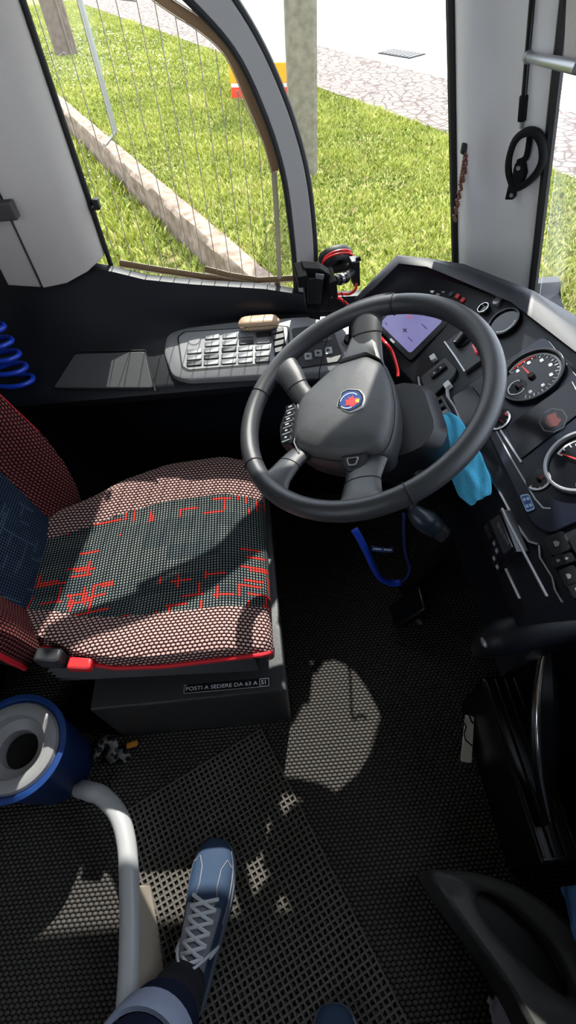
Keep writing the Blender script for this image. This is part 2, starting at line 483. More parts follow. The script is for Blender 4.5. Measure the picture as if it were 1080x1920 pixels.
slab('kerb', M['kerb'], pav1 - .14, pav1, -1.2, ZF + .015)
slab('road', M['road'], pav1, pav1 + 40, -1.2, ZF - .08)
# low stone wall
mb = MB(); secs = []
nq = 120
for i in range(nq + 1):
    q = lerp(-14, 6, i / nq); j = lambda s: random.uniform(-s, s)
    secs.append([wp(q, 0 + j(.015), -1.1), wp(q, .0 + j(.02), -.72 + j(.01)), wp(q, .03, -.68 + j(.008)), wp(q, wth * .5, -.672 + j(.01)), wp(q, wth - .03, -.68 + j(.008)), wp(q, wth + j(.02), -.72), wp(q, wth, -1.1)])
mb.loft(secs)
tag(mb.build('garden_wall', M['stone']), 'low weathered stone wall running through the grass outside the side window', 'wall')
# grass
def blades(name, regions, label, cat):
    vs = []; tone = []; cnt = 0
    V = []
    for (q0, q1, p0, p1, z, n, hmin, hmax, wmin, wmax) in regions:
        q = RNG.uniform(q0, q1, n); p = RNG.uniform(p0, p1, n)
        base = np.stack([A.x + wd.x * q + wn.x * p, A.y + wd.y * q + wn.y * p, np.full(n, z)], 1)
        cl = np.sin(q * 2.1 + 1.3 * np.sin(p * 1.7)) * np.sin(p * 2.6 + np.sin(q * 1.1)) + .6 * np.sin(q * 6.1 + p * 3.3) * np.sin(p * 5.7 - q * 2.2)
        h = RNG.uniform(hmin, hmax, n) * (1 + .35 * cl); w = RNG.uniform(wmin, wmax, n)
        a = RNG.uniform(0, 2 * PI, n); dirv = np.stack([np.cos(a), np.sin(a), 0 * a], 1)
        b = RNG.uniform(0, 2 * PI, n); lean = np.stack([np.cos(b), np.sin(b), 0 * b], 1) * (h * RNG.uniform(.2, 1.1, n))[:, None]
        up = np.array([0, 0, 1.])[None] * h[:, None]
        mid = base + up * .6 + lean * .35; tip = base + up + lean
        v = np.stack([base - dirv * w[:, None] * .5, base + dirv * w[:, None] * .5, mid + dirv * w[:, None] * .45, mid - dirv * w[:, None] * .45, tip], 1)
        V.append(v.reshape(-1, 3)); tone.append(np.repeat(np.clip(.46 + .16 * cl + RNG.normal(0, .2, n), 0, 1), 2)); cnt += n
    V = np.concatenate(V); tone = np.concatenate(tone)
    o = V.min(0); me = bpy.data.meshes.new(name)
    me.vertices.add(len(V)); me.vertices.foreach_set('co', (V - o).astype(np.float32).ravel())
    i0 = np.arange(cnt) * 5
    loops = np.stack([i0, i0 + 1, i0 + 2, i0 + 3, i0 + 3, i0 + 2, i0 + 4], 1).ravel()
    me.loops.add(len(loops)); me.loops.foreach_set('vertex_index', loops.astype(np.int32))
    ls = np.stack([np.arange(cnt) * 7, np.arange(cnt) * 7 + 4], 1).ravel()
    me.polygons.add(cnt * 2); me.polygons.foreach_set('loop_start', ls.astype(np.int32))
    me.update(calc_edges=True)
    at_ = me.attributes.new('tone', 'FLOAT', 'FACE'); at_.data.foreach_set('value', tone.astype(np.float32))
    me.materials.append(M['grass'])
    ob = bpy.data.objects.new(name, me); COL.objects.link(ob); ob.location = tuple(o)
    tag(ob, label, cat, kind='stuff'); return ob
W1 = wth
blades('lawn_grass', [(-17, 8.5, W1, pav0 - .02, ZF, 130000, .018, .06, .006, .013), (-10, 8.5, W1, pav0, ZF, 16000, .03, .055, .018, .04), (-2, 8.5, W1, pav0, ZF, 90000, .018, .055, .004, .009)],
       'bright green grass and weeds between the stone wall and the pavement', 'grass')
blades('verge_grass', [(-12, 10, -3.4, -.02, ZN, 110000, .04, .10, .006, .014), (-8, 9, -3, -.04, ZN, 8000, .06, .12, .03, .055)],
       'green grass in front of the stone wall', 'grass')
mb = MB()
for (q0, q1, p0, p1, z, n) in ((-4, 1.2, -.8, -.05, ZN + .09, 60), (-10, -3, W1 + .2, pav0 - .8, ZF + .08, 330)):
    for _ in range(n):
        c = wp(random.uniform(q0, q1), random.uniform(p0, p1), z + random.uniform(-.02, .03)); r = random.uniform(.012, .022)
        for k in range(6):
            a = k * PI / 3; t = c + Vector((math.cos(a), math.sin(a), .15)) * r; s_ = Vector((-math.sin(a), math.cos(a), 0)) * r * .4
            mb.add([c, t + s_, t * 1 + Vector((0, 0, .002)), t - s_], [(0, 1, 2, 3)])
tag(mb.build('daisy_flowers', M['daisy'], smooth=False), 'tiny white flowers scattered in the grass beside the stone wall', 'flowers', kind='stuff')
# galvanised pole on the wall, timber post, concrete pole, reflection box, drain
p = at(217, 250, z=-.672)
t = thing('metal_pole', p, 'thin grey metal pole standing on the stone wall', 'pole')
MB().tube([p, p + V3(0, 0, 3.2)], .036, 14).build('pole', M['galv'], t)
mb = MB(); mb.tube([p + V3(0, 0, .02), at(196, 272, z=-.66)], .016, 8); mb.build('foot_strap', M['galv'], t)
p = at(125, 105, z=ZF)
t = thing('timber_post', p, 'brown timber post standing in the grass at the top left', 'post')
MB().box(p + V3(-.06, 0, 1.4), (.30, .26, 2.9)).build('post', M['wood'], t, bevel=.01)
MB().box(p + V3(.20, -.05, 1.38), (.16, .12, 2.86)).build('side_batten', M['wood'], t, bevel=.01)
p = at(569, 325, z=ZF)
mb = MB(); w_ = .31
mb.loft([[p + Vector((sx * w_ / 2 * k, sy * w_ / 2 * k, z)) for sx, sy in ((-1, -.7), (-.7, -1), (.7, -1), (1, -.7), (1, .7), (.7, 1), (-.7, 1), (-1, .7))] for k, z in ((1, -.03), (1, 1.2), (.93, 5))])
tag(mb.build('concrete_pole', M['concrete'], smooth=False, bevel=.01), 'square grey concrete pole rising from the grass behind the curved window frame', 'pole')
pl, pr = at(436, 188, z=ZF), at(566, 188, z=ZF); ux = (pr - pl); wv = ux.length; ux.normalize(); uy = Vector((-ux.y, ux.x, 0))
FCB = Frame(pl, ux, (0, 0, 1))
t = thing('reflection_box', (pl + pr) / 2, 'white box with orange and red bands in place of a glass reflection, behind the concrete pole', 'reflection box')  # banded reflection in the window glass, built here as a solid box
def hz(y): return FCB.uv(500, y)[1]
def cb(name, z0, z1, mt, e=0.):
    c = pl + ux * wv / 2 + uy * .3 + V3(0, 0, (z0 + z1) / 2)
    R = Matrix((ux, uy, Vector((0, 0, 1)))).transposed()
    MB().box(c, (wv + e, .6 + e, z1 - z0), R).build(name, mt, t, bevel=.01)
cb('body', 0, 2.3, M['vwhite']); cb('red_band', .02, hz(163), M['vred'], .012); cb('orange_band', hz(156), hz(117), M['vorange'], .012)
FD = Frame(at(708, 100, z=ZF - .075), at(768, 110, z=ZF - .075) - at(708, 100, z=ZF - .075), Vector((0, 0, 1)).cross(at(768, 110, z=ZF - .075) - at(708, 100, z=ZF - .075)))
t = thing('storm_drain', FD.P(.5, .2), 'dark slotted iron storm drain in the gutter of the pale road', 'drain')
L_ = (at(768, 110, z=ZF - .075) - at(708, 100, z=ZF - .075)).length
mb = MB(); 
for k in range(9): mb.prism(FD, rrect(L_ * (k + .5) / 9, .24, L_ / 9 * .28, .42, .005), 0, .02)
mb.build('grate', M['galv'], t)
MB().prism(FD, [(0, 0), (L_, 0), (L_, .48), (0, .48)], -.002, .010).build('pit', M['shadow'], t, smooth=False)

# ================================================================ BUS SHELL
YG = 1.28
def sbox(name, mat, a, b_, bevel=0.):
    a, b_ = Vector(a), Vector(b_)
    return struct(MB().box((a + b_) / 2, b_ - a).build(name, mat, smooth=False, bevel=bevel))
sbox('floor', M['woven'], (-8.0, -1.3, -.06), (1.05, 1.32, 0))
sbox('ceiling', M['pillar'], (-8.0, -1.3, 2.3), (1.05, 1.34, 2.36))
sbox('wall_rear', M['pillar'], (-8.05, -1.3, -.06), (-8.0, 1.34, 2.36))
mb = MB()
for a_, b_ in (((-8, -1.36, -.06), (-.72, -1.3, .75)), ((-8, -1.36, 2.22), (1.0, -1.3, 2.36)), ((-.80, -1.36, .75), (-.72, -1.3, 2.22)), ((-2.4, -1.36, .75), (-2.33, -1.3, 2.22)), ((-4.2, -1.36, .75), (-4.13, -1.3, 2.22)), ((-6, -1.36, .75), (-5.93, -1.3, 2.22)), ((-8, -1.36, .75), (-7.9, -1.3, 2.22)), ((.90, -1.36, -.06), (1.0, -1.3, 2.22)), ((-.72, -1.36, -.06), (.9, -1.3, .95))):
    a_, b_ = Vector(a_), Vector(b_); mb.box((a_ + b_) / 2, b_ - a_)
struct(mb.build('wall_right', M['lining'], smooth=False))
sbox('window_4', M['glass'], (-7.9, -1.335, .75), (-.8, -1.33, 2.22))
sbox('door_1', M['lining'], (-.72, -1.335, .95), (.9, -1.33, 2.22))
sbox('trim_8', M['lining'], (-7.9, -1.29, 0), (-1.15, 1.10, .75))
sbox('trim_9', M['matte'], (-.90, .10, 0), (-.86, 1.02, 1.0), .01)
sbox('trim_10', M['matte'], (.72, -1.25, 0), (.95, -.72, .8), .02)
# lower left wall / side panel
SX = [-8.0, -1.0, -.60, -.46, -.37, -.30, -.24, -.18, -.10, .0, .08, .14, .22, .35, .55, .8]
def sill(x): return interp(x, [-8.0, -.46, -.37, -.30, -.2, .03, .14, .6], [.86, .85, .825, .80, .78, .745, .712, .70])
def sec(x):
    s_ = sill(x)
    ys = interp(x, [-.45, -.34, -.27, -.2, .0], [1.135, 1.15, 1.19, 1.205, 1.215]); zs = .665
    yf = 1.03; zf = .615
    return [V3(x, 1.33, -.02), V3(x, 1.33, s_ - .06), V3(x, 1.305, s_ - .03), V3(x, 1.272, s_ - .008), V3(x, 1.255, s_), V3(x, 1.235, s_ - .004), V3(x, 1.222, s_ - .022), V3(x, lerp(1.222, ys, .45), lerp(s_ - .022, zs, .55)), V3(x, ys + .008, zs + .012), V3(x, ys - .012, zs - .002),
            V3(x, yf + .01, zf + .006), V3(x, yf, zf), V3(x, yf - .006, zf - .012), V3(x, yf + .002, zf - .035), V3(x, 1.08, zf - .06), V3(x, 1.13, .45), V3(x, 1.14, -.02)]
mb = MB(); mb.loft([sec(x) for x in SX])
wl = struct(mb.build('wall_left', M['dash']))
# glass, gaskets, arch
gask = [(-40, -300), (60, -190), (200, -110), (290, -55), (355, 0), (440, 95), (495, 210), (530, 320), (545, 420), (553, 500), (557, 575)]
outr = [(-40, -420), (80, -300), (250, -190), (370, -95), (440, 0), (485, 75), (520, 150), (550, 230), (574, 320), (587, 420), (592, 510), (592, 590)]
gk = spline([at(a, b_, y=YG - .02) for a, b_ in gask], 6); ou = spline([at(a, b_, y=YG - .02) for a, b_ in outr], 6)
def resample(pts, n):
    ds = [0.]
    for i in range(1, len(pts)): ds.append(ds[-1] + (pts[i] - pts[i - 1]).length)
    out = []
    for k in range(n):
        t = ds[-1] * k / (n - 1); i = 0
        while i < len(ds) - 2 and ds[i + 1] < t: i += 1
        out.append(pts[i].lerp(pts[i + 1], (t - ds[i]) / max(1e-9, ds[i + 1] - ds[i])))
    return out
gk = resample(gk, 60); ou = resample(ou, 60)
mb = MB(); mb.loft([[a + V3(0, .03, 0), a + V3(0, -.004, 0), a.lerp(b_, .12) + V3(0, -.014, 0), a.lerp(b_, .88) + V3(0, -.014, 0), b_ + V3(0, -.004, 0), b_ + V3(0, .03, 0)] for a, b_ in zip(gk, ou)])
arch = struct(mb.build('trim_1', M['archgrey']))
MB().tube([p_ + V3(0, -.006, 0) for p_ in gk], .0075, 8).build('inner_gasket', M['rubber'], arch)
MB().tube([p_ + V3(0, -.004, 0) for p_ in ou], .0075, 8).build('outer_gasket', M['rubber'], arch)
def pane(name, pts, th=.004):
    n = len(pts); mb = MB(); 
    mb.loft([[Vector(p_) for p_ in pts], [Vector(p_) + V3(0, th, 0) for p_ in pts]]); return struct(mb.build(name, M['glass'], smooth=False))
arcpts = [(p_.x, YG, p_.z) for p_ in gk]
w1 = pane('window_1', [(-.40, YG, .72), (-.40, YG, arcpts[0][2])] + [q for q in arcpts if q[0] > -.40] + [(arcpts[-1][0], YG, .68)])
w2p = [(p_.x, YG + .01, p_.z) for p_ in ou if p_.x > -.40]
w2 = pane('window_2', [(-.40, YG + .01, w2p[0][2])] + w2p + [(w2p[-1][0], YG + .01, .66), (.54, YG + .01, .66), (.54, YG + .01, .78), (.20, YG + .01, 2.3), (-.40, YG + .01, 2.3)])
# heating bars and wires printed on window_1
FG = Frame((0, YG - .002, 0), (1, 0, 0), (0, 0, 1))
bar_px = [(225, -62), (270, -26), (320, 10), (380, 50), (430, 100), (470, 190), (500, 262), (510, 295), (516, 321)]
bp = resample(spline([FG.hit(a, b_) for a, b_ in bar_px], 5), 50)
MB().tube(bp, .0085, 8, flat=.18, up=(0, 1, 0)).build('heater_bar', M['busbar'], w1)
mb = MB()
for sgn in (-1, 1):
    off = []
    for i, p_ in enumerate(bp):
        t_ = (bp[min(i + 1, 49)] - bp[max(i - 1, 0)]).normalized(); nn = Vector((t_.z, 0, -t_.x)); off.append(p_ + nn * .0098 * sgn)
    mb.tube(off, .0012, 6)
mb.build('heater_bar_edge', M['busedge'], w1)
def band(name, px, hw, mt, z=0., e=True):
    c = spline([FG.hit(a, b_) for a, b_ in px], 1); mb = MB()
    mb.tube(c, hw, 8, flat=.15, up=(0, 1, 0)); mb.build(name, mt, w1, smooth=False)
    if e:
        mb = MB()
        for sgn in (-1, 1):
            off = []
            for i, p_ in enumerate(c):
                t_ = (c[min(i + 1, len(c) - 1)] - c[max(i - 1, 0)]).normalized(); nn = Vector((t_.z, 0, -t_.x)); off.append(p_ + nn * (hw + .001) * sgn)
            mb.tube(off, .001, 6)
        mb.build('heater_bar_edge', M['busedge'], w1, smooth=False)
band('heater_bar', [(224, 494), (300, 507), (380, 519), (440, 528), (505, 541), (509, 575)], .0075, M['busbar'])
band('heater_bar', [(384, 505), (430, 517), (485, 526), (556, 522)], .007, M['busbar'])
band('heater_bar', [(520, 527), (521, 577)], .006, M['busbar'])
# wires (pixel columns read at two heights give their lines on the glass)
def bar_y(x):  # lower bar in the picture
    return interp(x, [224, 300, 380, 440, 505], [494, 507, 519, 528, 541])
wires = [(62, 0), (104, 0), (144, 0), (181, 0), (216, -4), (255, -4), (289, 0), (329, 32), (367, 52), (404, 92), (445, 170), (483, 245), (508, 300)]
NAD = (595, 1662)
for k, (x0, y0_) in enumerate(wires):
    top = FG.hit(x0, y0_) if y0_ > 5 else FG.hit(x0 - (NAD[0] - x0) / (NAD[1] - y0_) * 60, y0_ - 60)
    zb = .70
    for yy in range(440, 580, 2):
        xx = x0 + (NAD[0] - x0) * (yy - y0_) / (NAD[1] - y0_)
        if yy >= bar_y(xx): zb = FG.hit(xx, yy)[2]; break
    mb = MB(); mb.tube([V3(top.x, top.y, zb), top], .0011, 6)
    mb.build('heating_wire', M['wire'], w1)
mb = MB()
for a, b_ in (((216, -2), (255, 2)), ((329, 32), (367, 52)), ((445, 170), (483, 245))): mb.tube([FG.hit(*a), FG.hit(*b_)], .0011, 6)
mb.build('wire_loop', M['wire'], w1)
MB().tube([FG.hit(514, 322), FG.hit(519, 400), FG.hit(524, 522)], .006, 8, flat=.2, up=(0, 1, 0)).build('glass_joint', M['busedge'], w1)
# B pillar
lean0 = [(-.383, 1.285), (-.388, 1.245), (-.42, 1.205), (-.47, 1.180), (-.525, 1.168)]
mb = MB(); secs = []
def pillar(name, prof, zb, zt, mt):
    mb = MB(); mb.loft([[V3(x, y, z) for x, y, z in [(a, b_, zb(a)) for a, b_ in prof]], [V3(a, b_, zt) for a, b_ in prof]]); return struct(mb.build(name, mt, bevel=.003))
bot = lambda x: interp(x, [-.62, -.52, -.45, -.39], [.845, .825, .828, .85])
bp_ = pillar('trim_2', lean0 + [(-.525, 1.30), (-.383, 1.30)], bot, 2.3, M['pillar'])
pillar('trim_3', [(-.53, 1.172), (-.60, 1.165), (-.605, 1.30), (-.53, 1.30)], bot, 2.3, M['pillar'])
MB().tube([V3(-.379, 1.268, .80), V3(-.379, 1.268, 2.28)], .006, 8).build('window_gasket', M['rubber'], bp_)
struct(MB().box((-4.3, 1.305, 1.55), (7.4, .04, 1.5)).build('wall_left_rear', M['lining'], smooth=False))
sbox('trim_4', M['lining'], (-.7, 1.28, 1.67), (.6, 1.30, 2.34))
# A pillar
def apx(z): return -.245 * (z - .775)
prof = [(.508, 1.275), (.512, 1.245), (.53, 1.222), (.565, 1.205), (.60, 1.165), (.622, 1.115), (.636, 1.098), (.66, 1.12), (.60, 1.27)]
mb = MB(); mb.loft([[V3(x + apx(z), y, z) for x, y in prof] for z in (.66, 1.0, 1.4, 2.3)])
ap = struct(mb.build('trim_5', M['apillar'], bevel=.004))
MB().tube([V3(.505 + apx(z), 1.268, z) for z in (.66, 2.29)], .010, 8).build('side_gasket', M['rubber'], ap)
MB().tube([V3(.643 + apx(z), 1.095, z) for z in (.66, 2.29)], .0105, 8).build('front_gasket', M['rubber'], ap)
# windscreen
def wsx(y): return .655 + .30 * (1 - (max(-1.25, y) / 1.1) ** 2 * (1 if y > 0 else .8))
mb = MB(); ys_ = [1.09 - k * 2.3 / 16 for k in range(17)]
mb.grid([[V3(wsx(y) + apx(z), y, z) for z in (.70, 1.3, 1.8, 2.2)] for y in ys_])
w3 = struct(mb.build('window_3', M['lens'], solid=.004))
mb = MB(); mb.grid([[V3(wsx(y) + apx(z) - .03, y, z) for z in (.80, 1.5, 2.2)] for y in [-1.25 + k * .15 for k in range(9)]])
struct(mb.build('added_blind', M['lining'], solid=.003))  # unseen blind added to keep windscreen light off the floor
mb = MB(); mb.grid([[V3(wsx(y) + .02, y, z) for z in (-.05, .35, .72)] for y in ys_]); struct(mb.build('wall_front', M['plastic_soft'], solid=.02))
mb = MB(); mb.grid([[V3(wsx(y) + apx(2.2) + k * .6, y, 2.2 + k * .12) for k in (0, 1)] for y in ys_]); struct(mb.build('trim_6', M['lining'], solid=.02))
#PART3
# shelf between the instrument hood, the passenger side and the windscreen
mb = MB(); secs = []
for k in range(17):
    y = 1.10 - k * 2.34 / 16; xi = interp(y, [-1.3, .20, .32, .75, .95, 1.1], [.72, .72, .66, .66, .60, .50]); xo = wsx(y) + apx(.72) - .012
    xi = min(xi, xo - .03); zt = .715
    secs.append([V3(xi, y, .0), V3(xi, y, zt - .02), V3(xi + .012, y, zt), V3(xo, y, zt - .005), V3(xo, y, .0)])
mb.loft(secs); struct(mb.build('trim_11', M['plastic_soft']))
# ================================================================ DASHBOARD
al = math.radians(40); be = math.radians(30)
VUP = Vector((math.cos(al), 0, math.sin(al)))
FM = Frame((.35, .93, .7), (0, -1, 0), VUP)                       # main face of the dash
nW = Vector((-math.sin(al) * math.cos(be), -math.sin(al) * math.sin(be), math.cos(al)))
uW = Vector((math.sin(be), -math.cos(be), 0))
FW = Frame((.35, .93, .7), uW, nW.cross(uW))                      # left wing, turned to the driver
ST = [
 ((.352, .30, .702), (.545, .30, .862), (.53, .30, .885), (.58, .30, .876)),
 ((.352, .45, .702), (.545, .45, .862), (.53, .45, .885), (.58, .45, .876)),
 ((.352, .62, .702), (.545, .62, .862), (.53, .62, .885), (.58, .62, .876)),
 ((.340, .73, .690), (.535, .74, .856), at(1080, 660, x=.53), at(1080, 592, x=.58)),
 ((.322, .90, .675), (.498, .90, .822), at(958, 566, x=.495), at(1000, 545, x=.535)),
 ((.295, .985, .676), (.430, 1.005, .80), at(868, 528, x=.435), at(870, 495, x=.455)),
 ((.275, 1.035, .690), (.360, 1.075, .780), at(800, 500, y=1.09), at(800, 484, y=1.13)),
 ((.255, 1.07, .70), (.308, 1.110, .755), at(748, 494, y=1.125), at(745, 478, y=1.16)),
 ((.232, 1.085, .705), (.262, 1.115, .735), at(704, 538, y=1.125), at(700, 522, y=1.15)),
 ((.205, 1.10, .708), (.215, 1.12, .72), at(670, 566, y=1.12), at(663, 562, y=1.14))]
secs = []
for e, t_, li, lo in ST:
    e, t_, li, lo = map(Vector, (e, t_, li, lo))
    dn = Vector((.0, 0, -.055))
    mid = li.lerp(lo, .5) + V3(0, 0, .006)
    out = lo + V3(.05, .03, -.05); base = V3(max(out.x, .30) + .04, out.y + .02, .66)
    base2 = V3(max(.36, e.x + .05), e.y + .05 * (1 if e.y > .9 else 0), .40)
    secs.append([e + dn + V3(.07, .02 if e.y > .9 else 0, -.07), e + dn, e + V3(-.002, 0, -.008), e, e.lerp(t_, .5), t_, li.lerp(t_, .35) + V3(.012, .006, 0), li + V3(.004, .003, -.006), li, mid, lo, out, base, base2])
D = thing('dashboard', (.5, .65, .40), 'black wrap-around bus dashboard with round gauges and a violet screen behind the steering wheel', 'dashboard')
mb = MB(); mb.loft(secs); mb.build('dash_body', M['dash'], D, weld=.0005)
# instrument cluster board
clu = [(935, 790), (948, 757), (1050, 640), (1090, 640), (1180, 800), (1180, 905), (1035, 950), (1010, 942), (975, 885)]
mb = MB(); mb.prism(FM, round_poly([(.15, .058), (.50, .058), (.53, .075), (.53, .222), (.30, .226), (.15, .222)], .018), .001, .006)
cl = mb.build('instrument_board', plain('dark blue instrument board', (.007, .010, .020), .3, spec=.3), D, bevel=.002)
def gauge(nm, c, r, a0, a1, arcr, nt, needle, nlen, rim=True, red=None, sub=None, w=.0032):
    mb = MB(); mb.disc(FM, c, r, .005, .008, 48); g = mb.build(nm, M['gloss'], D)
    if rim:
        mb = MB(); mb.ring(FM, c, r, r * 1.10, .004, .016, n=56); mb.build('bezel', M['satin'] if rim == 1 else M['silver'], g, bevel=.001)
    mb = MB(); mb.ring(FM, c, arcr - w, arcr, .0078, .0092, a0, a1, 56)
    for k in range(nt):
        a = math.radians(a0 + (a1 - a0) * k / (nt - 1)); ln = r * .13 if k % 2 == 0 else r * .07
        u, v = c; ca, sa = math.cos(a), math.sin(a); r1 = arcr - w; r0 = r1 - ln; hw = r * .014
        mb.prism(FM, [(u + r0 * ca - hw * sa, v + r0 * sa + hw * ca), (u + r0 * ca + hw * sa, v + r0 * sa - hw * ca), (u + r1 * ca + hw * sa, v + r1 * sa - hw * ca), (u + r1 * ca - hw * sa, v + r1 * sa + hw * ca)], .0078, .0092)
    for k in range(1, nt - 1, 4):
        a = math.radians(a0 + (a1 - a0) * k / (nt - 1)); u, v = c[0] + r * .66 * math.cos(a), c[1] + r * .66 * math.sin(a)
        if r > .03: mb.prism(FM, rrect(u, v, r * .13, r * .11, r * .03), .0078, .009)
    mb.build('scale', M['white'], g, smooth=False)
    if red:
        mb = MB(); mb.ring(FM, c, arcr - w * 2.4, arcr - w * 1.2, .0078, .0093, red[0], red[1], 14); mb.build('red_zone', M['redprint'], g)
    a = math.radians(needle); u, v = c; ca, sa = math.cos(a), math.sin(a); hw = r * .035
    mb = MB(); mb.prism(FM, [(u - r * .12 * ca - hw * sa, v - r * .12 * sa + hw * ca), (u - r * .12 * ca + hw * sa, v - r * .12 * sa - hw * ca), (u + nlen * ca + hw * .3 * sa, v + nlen * sa - hw * .3 * ca), (u + nlen * ca - hw * .3 * sa, v + nlen * sa + hw * .3 * ca)], .0105, .0118); mb.build('needle', M['redprint'], g, smooth=False)
    mb = MB(); mb.disc(FM, c, r * .13, .008, .0145, 20, r1=r * .11); mb.build('needle_cap', M['matte'], g)
    return g
def fm(px, py): return FM.uv(px, py, .008)
cS = fm(997, 706); cT = fm(1092, 866)
g = gauge('speedometer', cS, .052, -35, 215, .050, 27, 0, .033, red=(150, 205))
g2 = gauge('rev_counter', cT, .050, -35, 215, .043, 17, 0, .036, rim=2, red=(-30, 20))
# needle directions are read from the picture
def aim(gname_obj, c, px, py):
    u, v = FM.uv(px, py, .011); ang = math.atan2(v - c[1], u - c[0])
    for ch in gname_obj.children:
        if ch.name.startswith('needle') and 'cap' not in ch.name:
            me = ch.data; o = WO[ch]
            for vv in me.vertices:
                p_ = vv.co + o - FM.O; uu, v2, zz = p_.dot(FM.x) - c[0], p_.dot(FM.y) - c[1], p_.dot(FM.n)
                ca, sa = math.cos(ang), math.sin(ang)
                vv.co = FM.P(c[0] + uu * ca - v2 * sa, c[1] + uu * sa + v2 * ca, zz) - o
aim(g, cS, 975, 683); aim(g2, cT, 1050, 850)
cs2 = fm(969, 727)
g3 = gauge('trip_dial', cs2, .018, -220, 40, .0165, 7, 80, .011, rim=False, w=.002)
cF = fm(1010, 900); gF = gauge('fuel_gauge', cF, .020, -75, 110, .0188, 7, 20, .014, rim=False, red=(85, 110)); aim(gF, cF, 1030, 893)
cK = fm(935, 787); gK = gauge('coolant_gauge', cK, .023, -75, 110, .0215, 7, 20, .015, rim=False, red=(85, 110))
# central display
dq = [FM.uv(*q, .007) for q in ((948, 802), (1072, 712), (1100, 765), (977, 862))]
MB().prism(FM, round_poly(dq, .006), .004, .0085).build('central_display', M['gloss'], D, bevel=.001)
cE = FM.uv(1037, 788, .009)
mb = MB(); hexa = [(cE[0] + .026 * math.cos(a), cE[1] + .022 * math.sin(a)) for a in [k * PI / 4 + PI / 8 for k in range(8)]]
hexi = [(cE[0] + (a - cE[0]) * .9, cE[1] + (b_ - cE[1]) * .9) for a, b_ in hexa]
mb.grid([[FM.P(*p_, .0089) for p_ in q] for q in (hexa, hexi)], closed_v=True); mb.build('display_emblem_outline', plain('faint outline', (.03, .035, .045), .4), D)
MB().prism(FM, [(cE[0] + x * .015, cE[1] + y * .012) for x, y in ((-1, -.3), (-.3, -1), (.6, -.8), (1, .1), (.5, .9), (-.2, .6), (-.8, .8))], .0085, .0090).build('display_emblem', M['ghost'], D)
def strip(nm, fr, px, w, z0, z1, mt, par):
    c = [Vector(fr.uv(*q, z1)) for q in px]; L = []; R_ = []
    for i, p_ in enumerate(c):
        t_ = (c[min(i + 1, len(c) - 1)] - c[max(0, i - 1)]).normalized(); nn = Vector((-t_.y, t_.x)); L.append(p_ + nn * w / 2); R_.append(p_ - nn * w / 2)
    secs = [[fr.P(a.x, a.y, z0), fr.P(b_.x, b_.y, z0), fr.P(b_.x, b_.y, z1), fr.P(a.x, a.y, z1)] for a, b_ in zip(L, R_)]
    return MB().loft(secs).build(nm, mt, par, smooth=False)
strip('display_edge', FM, [(938, 806), (958, 837), (977, 866)], .003, .004, .0095, M['silver'], D)
strip('chrome_strip', FM, [(892, 846), (912, 872), (925, 905), (941, 930), (970, 985), (991, 1015), (1008, 1020)], .0035, .001, .007, M['chrome'], D)
strip('chrome_strip', FM, [(1010, 1022), (1012, 1045), (1035, 1082), (1040, 1105), (1053, 1128)], .0022, .001, .006, M['silver'], D)
strip('board_edge', FM, [(926, 800), (960, 862), (1003, 935), (1018, 952), (1032, 953)], .0022, .003, .0065, M['printgrey'], D)
# tell-tale panel with four blue marks
c = FM.uv(989, 943, .008); R_ = .4
mb = MB(); ct = [FM.uv(*q, .007) for q in ((975, 929), (992, 926), (1004, 955), (988, 961))]
tt = MB().prism(FM, round_poly(ct, .004), .003, .008).build('mode_button', M['blueprint'], D)
cu = sum(a for a, _ in ct) / 4; cv = sum(b_ for _, b_ in ct) / 4
ci = [(cu + (a - cu) * .84, cv + (b_ - cv) * .84) for a, b_ in ct]
mb.grid([[FM.P(*p_, .0084) for p_ in q] for q in (round_poly(ct, .004), round_poly(ci, .003))], closed_v=True)
for a, b_ in ((.3, .3), (.7, .3), (.3, .7), (.7, .7)):
    p_ = [(lerp(lerp(ct[0][k], ct[1][k], a), lerp(ct[3][k], ct[2][k], a), b_)) for k in (0, 1)]
    mb.prism(FM, rrect(p_[0], p_[1], .006, .004, .0008), .008, .0086)
mb.build('button_marks', plain('pale blue print', (.30, .45, .62), .5), tt)
# window-lift and other switches lower right
def switch(nm, fr, c, w, h, z=.012, mt=None, mark=None, par=None, rot=0.):
    ca, sa = math.cos(rot), math.sin(rot)
    pts = [(c[0] + (x - c[0]) * ca - (y - c[1]) * sa, c[1] + (x - c[0]) * sa + (y - c[1]) * ca) for x, y in rrect(c[0], c[1], w, h, min(w, h) * .2)]
    b_ = MB(); b_.dome(fr, pts, .0, [(1., z * .8), (.92, z)]); s_ = b_.build(nm, mt or M['key_dark'], par or D)
    if mark:
        q = MB(); q.prism(fr, [(c[0] + x * w * .13, c[1] + y * h * .13) for x, y in ((-1, -1), (1, -1), (1, .2), (0, 1), (-1, .2))], z, z + .0005); q.build('mark', mark, s_, smooth=False)
    return s_
for (px, py, w, h) in ((1047, 1022, .036, .030), (1050, 1054, .018, .020), (1066, 1050, .016, .018), (1070, 1083, .030, .024), (1086, 1108, .024, .022), (1092, 1020, .03, .028)):
    switch('rocker_switch', FM, FM.uv(px, py, .006), w, h, .013, M['satin'], M['key_grey'])
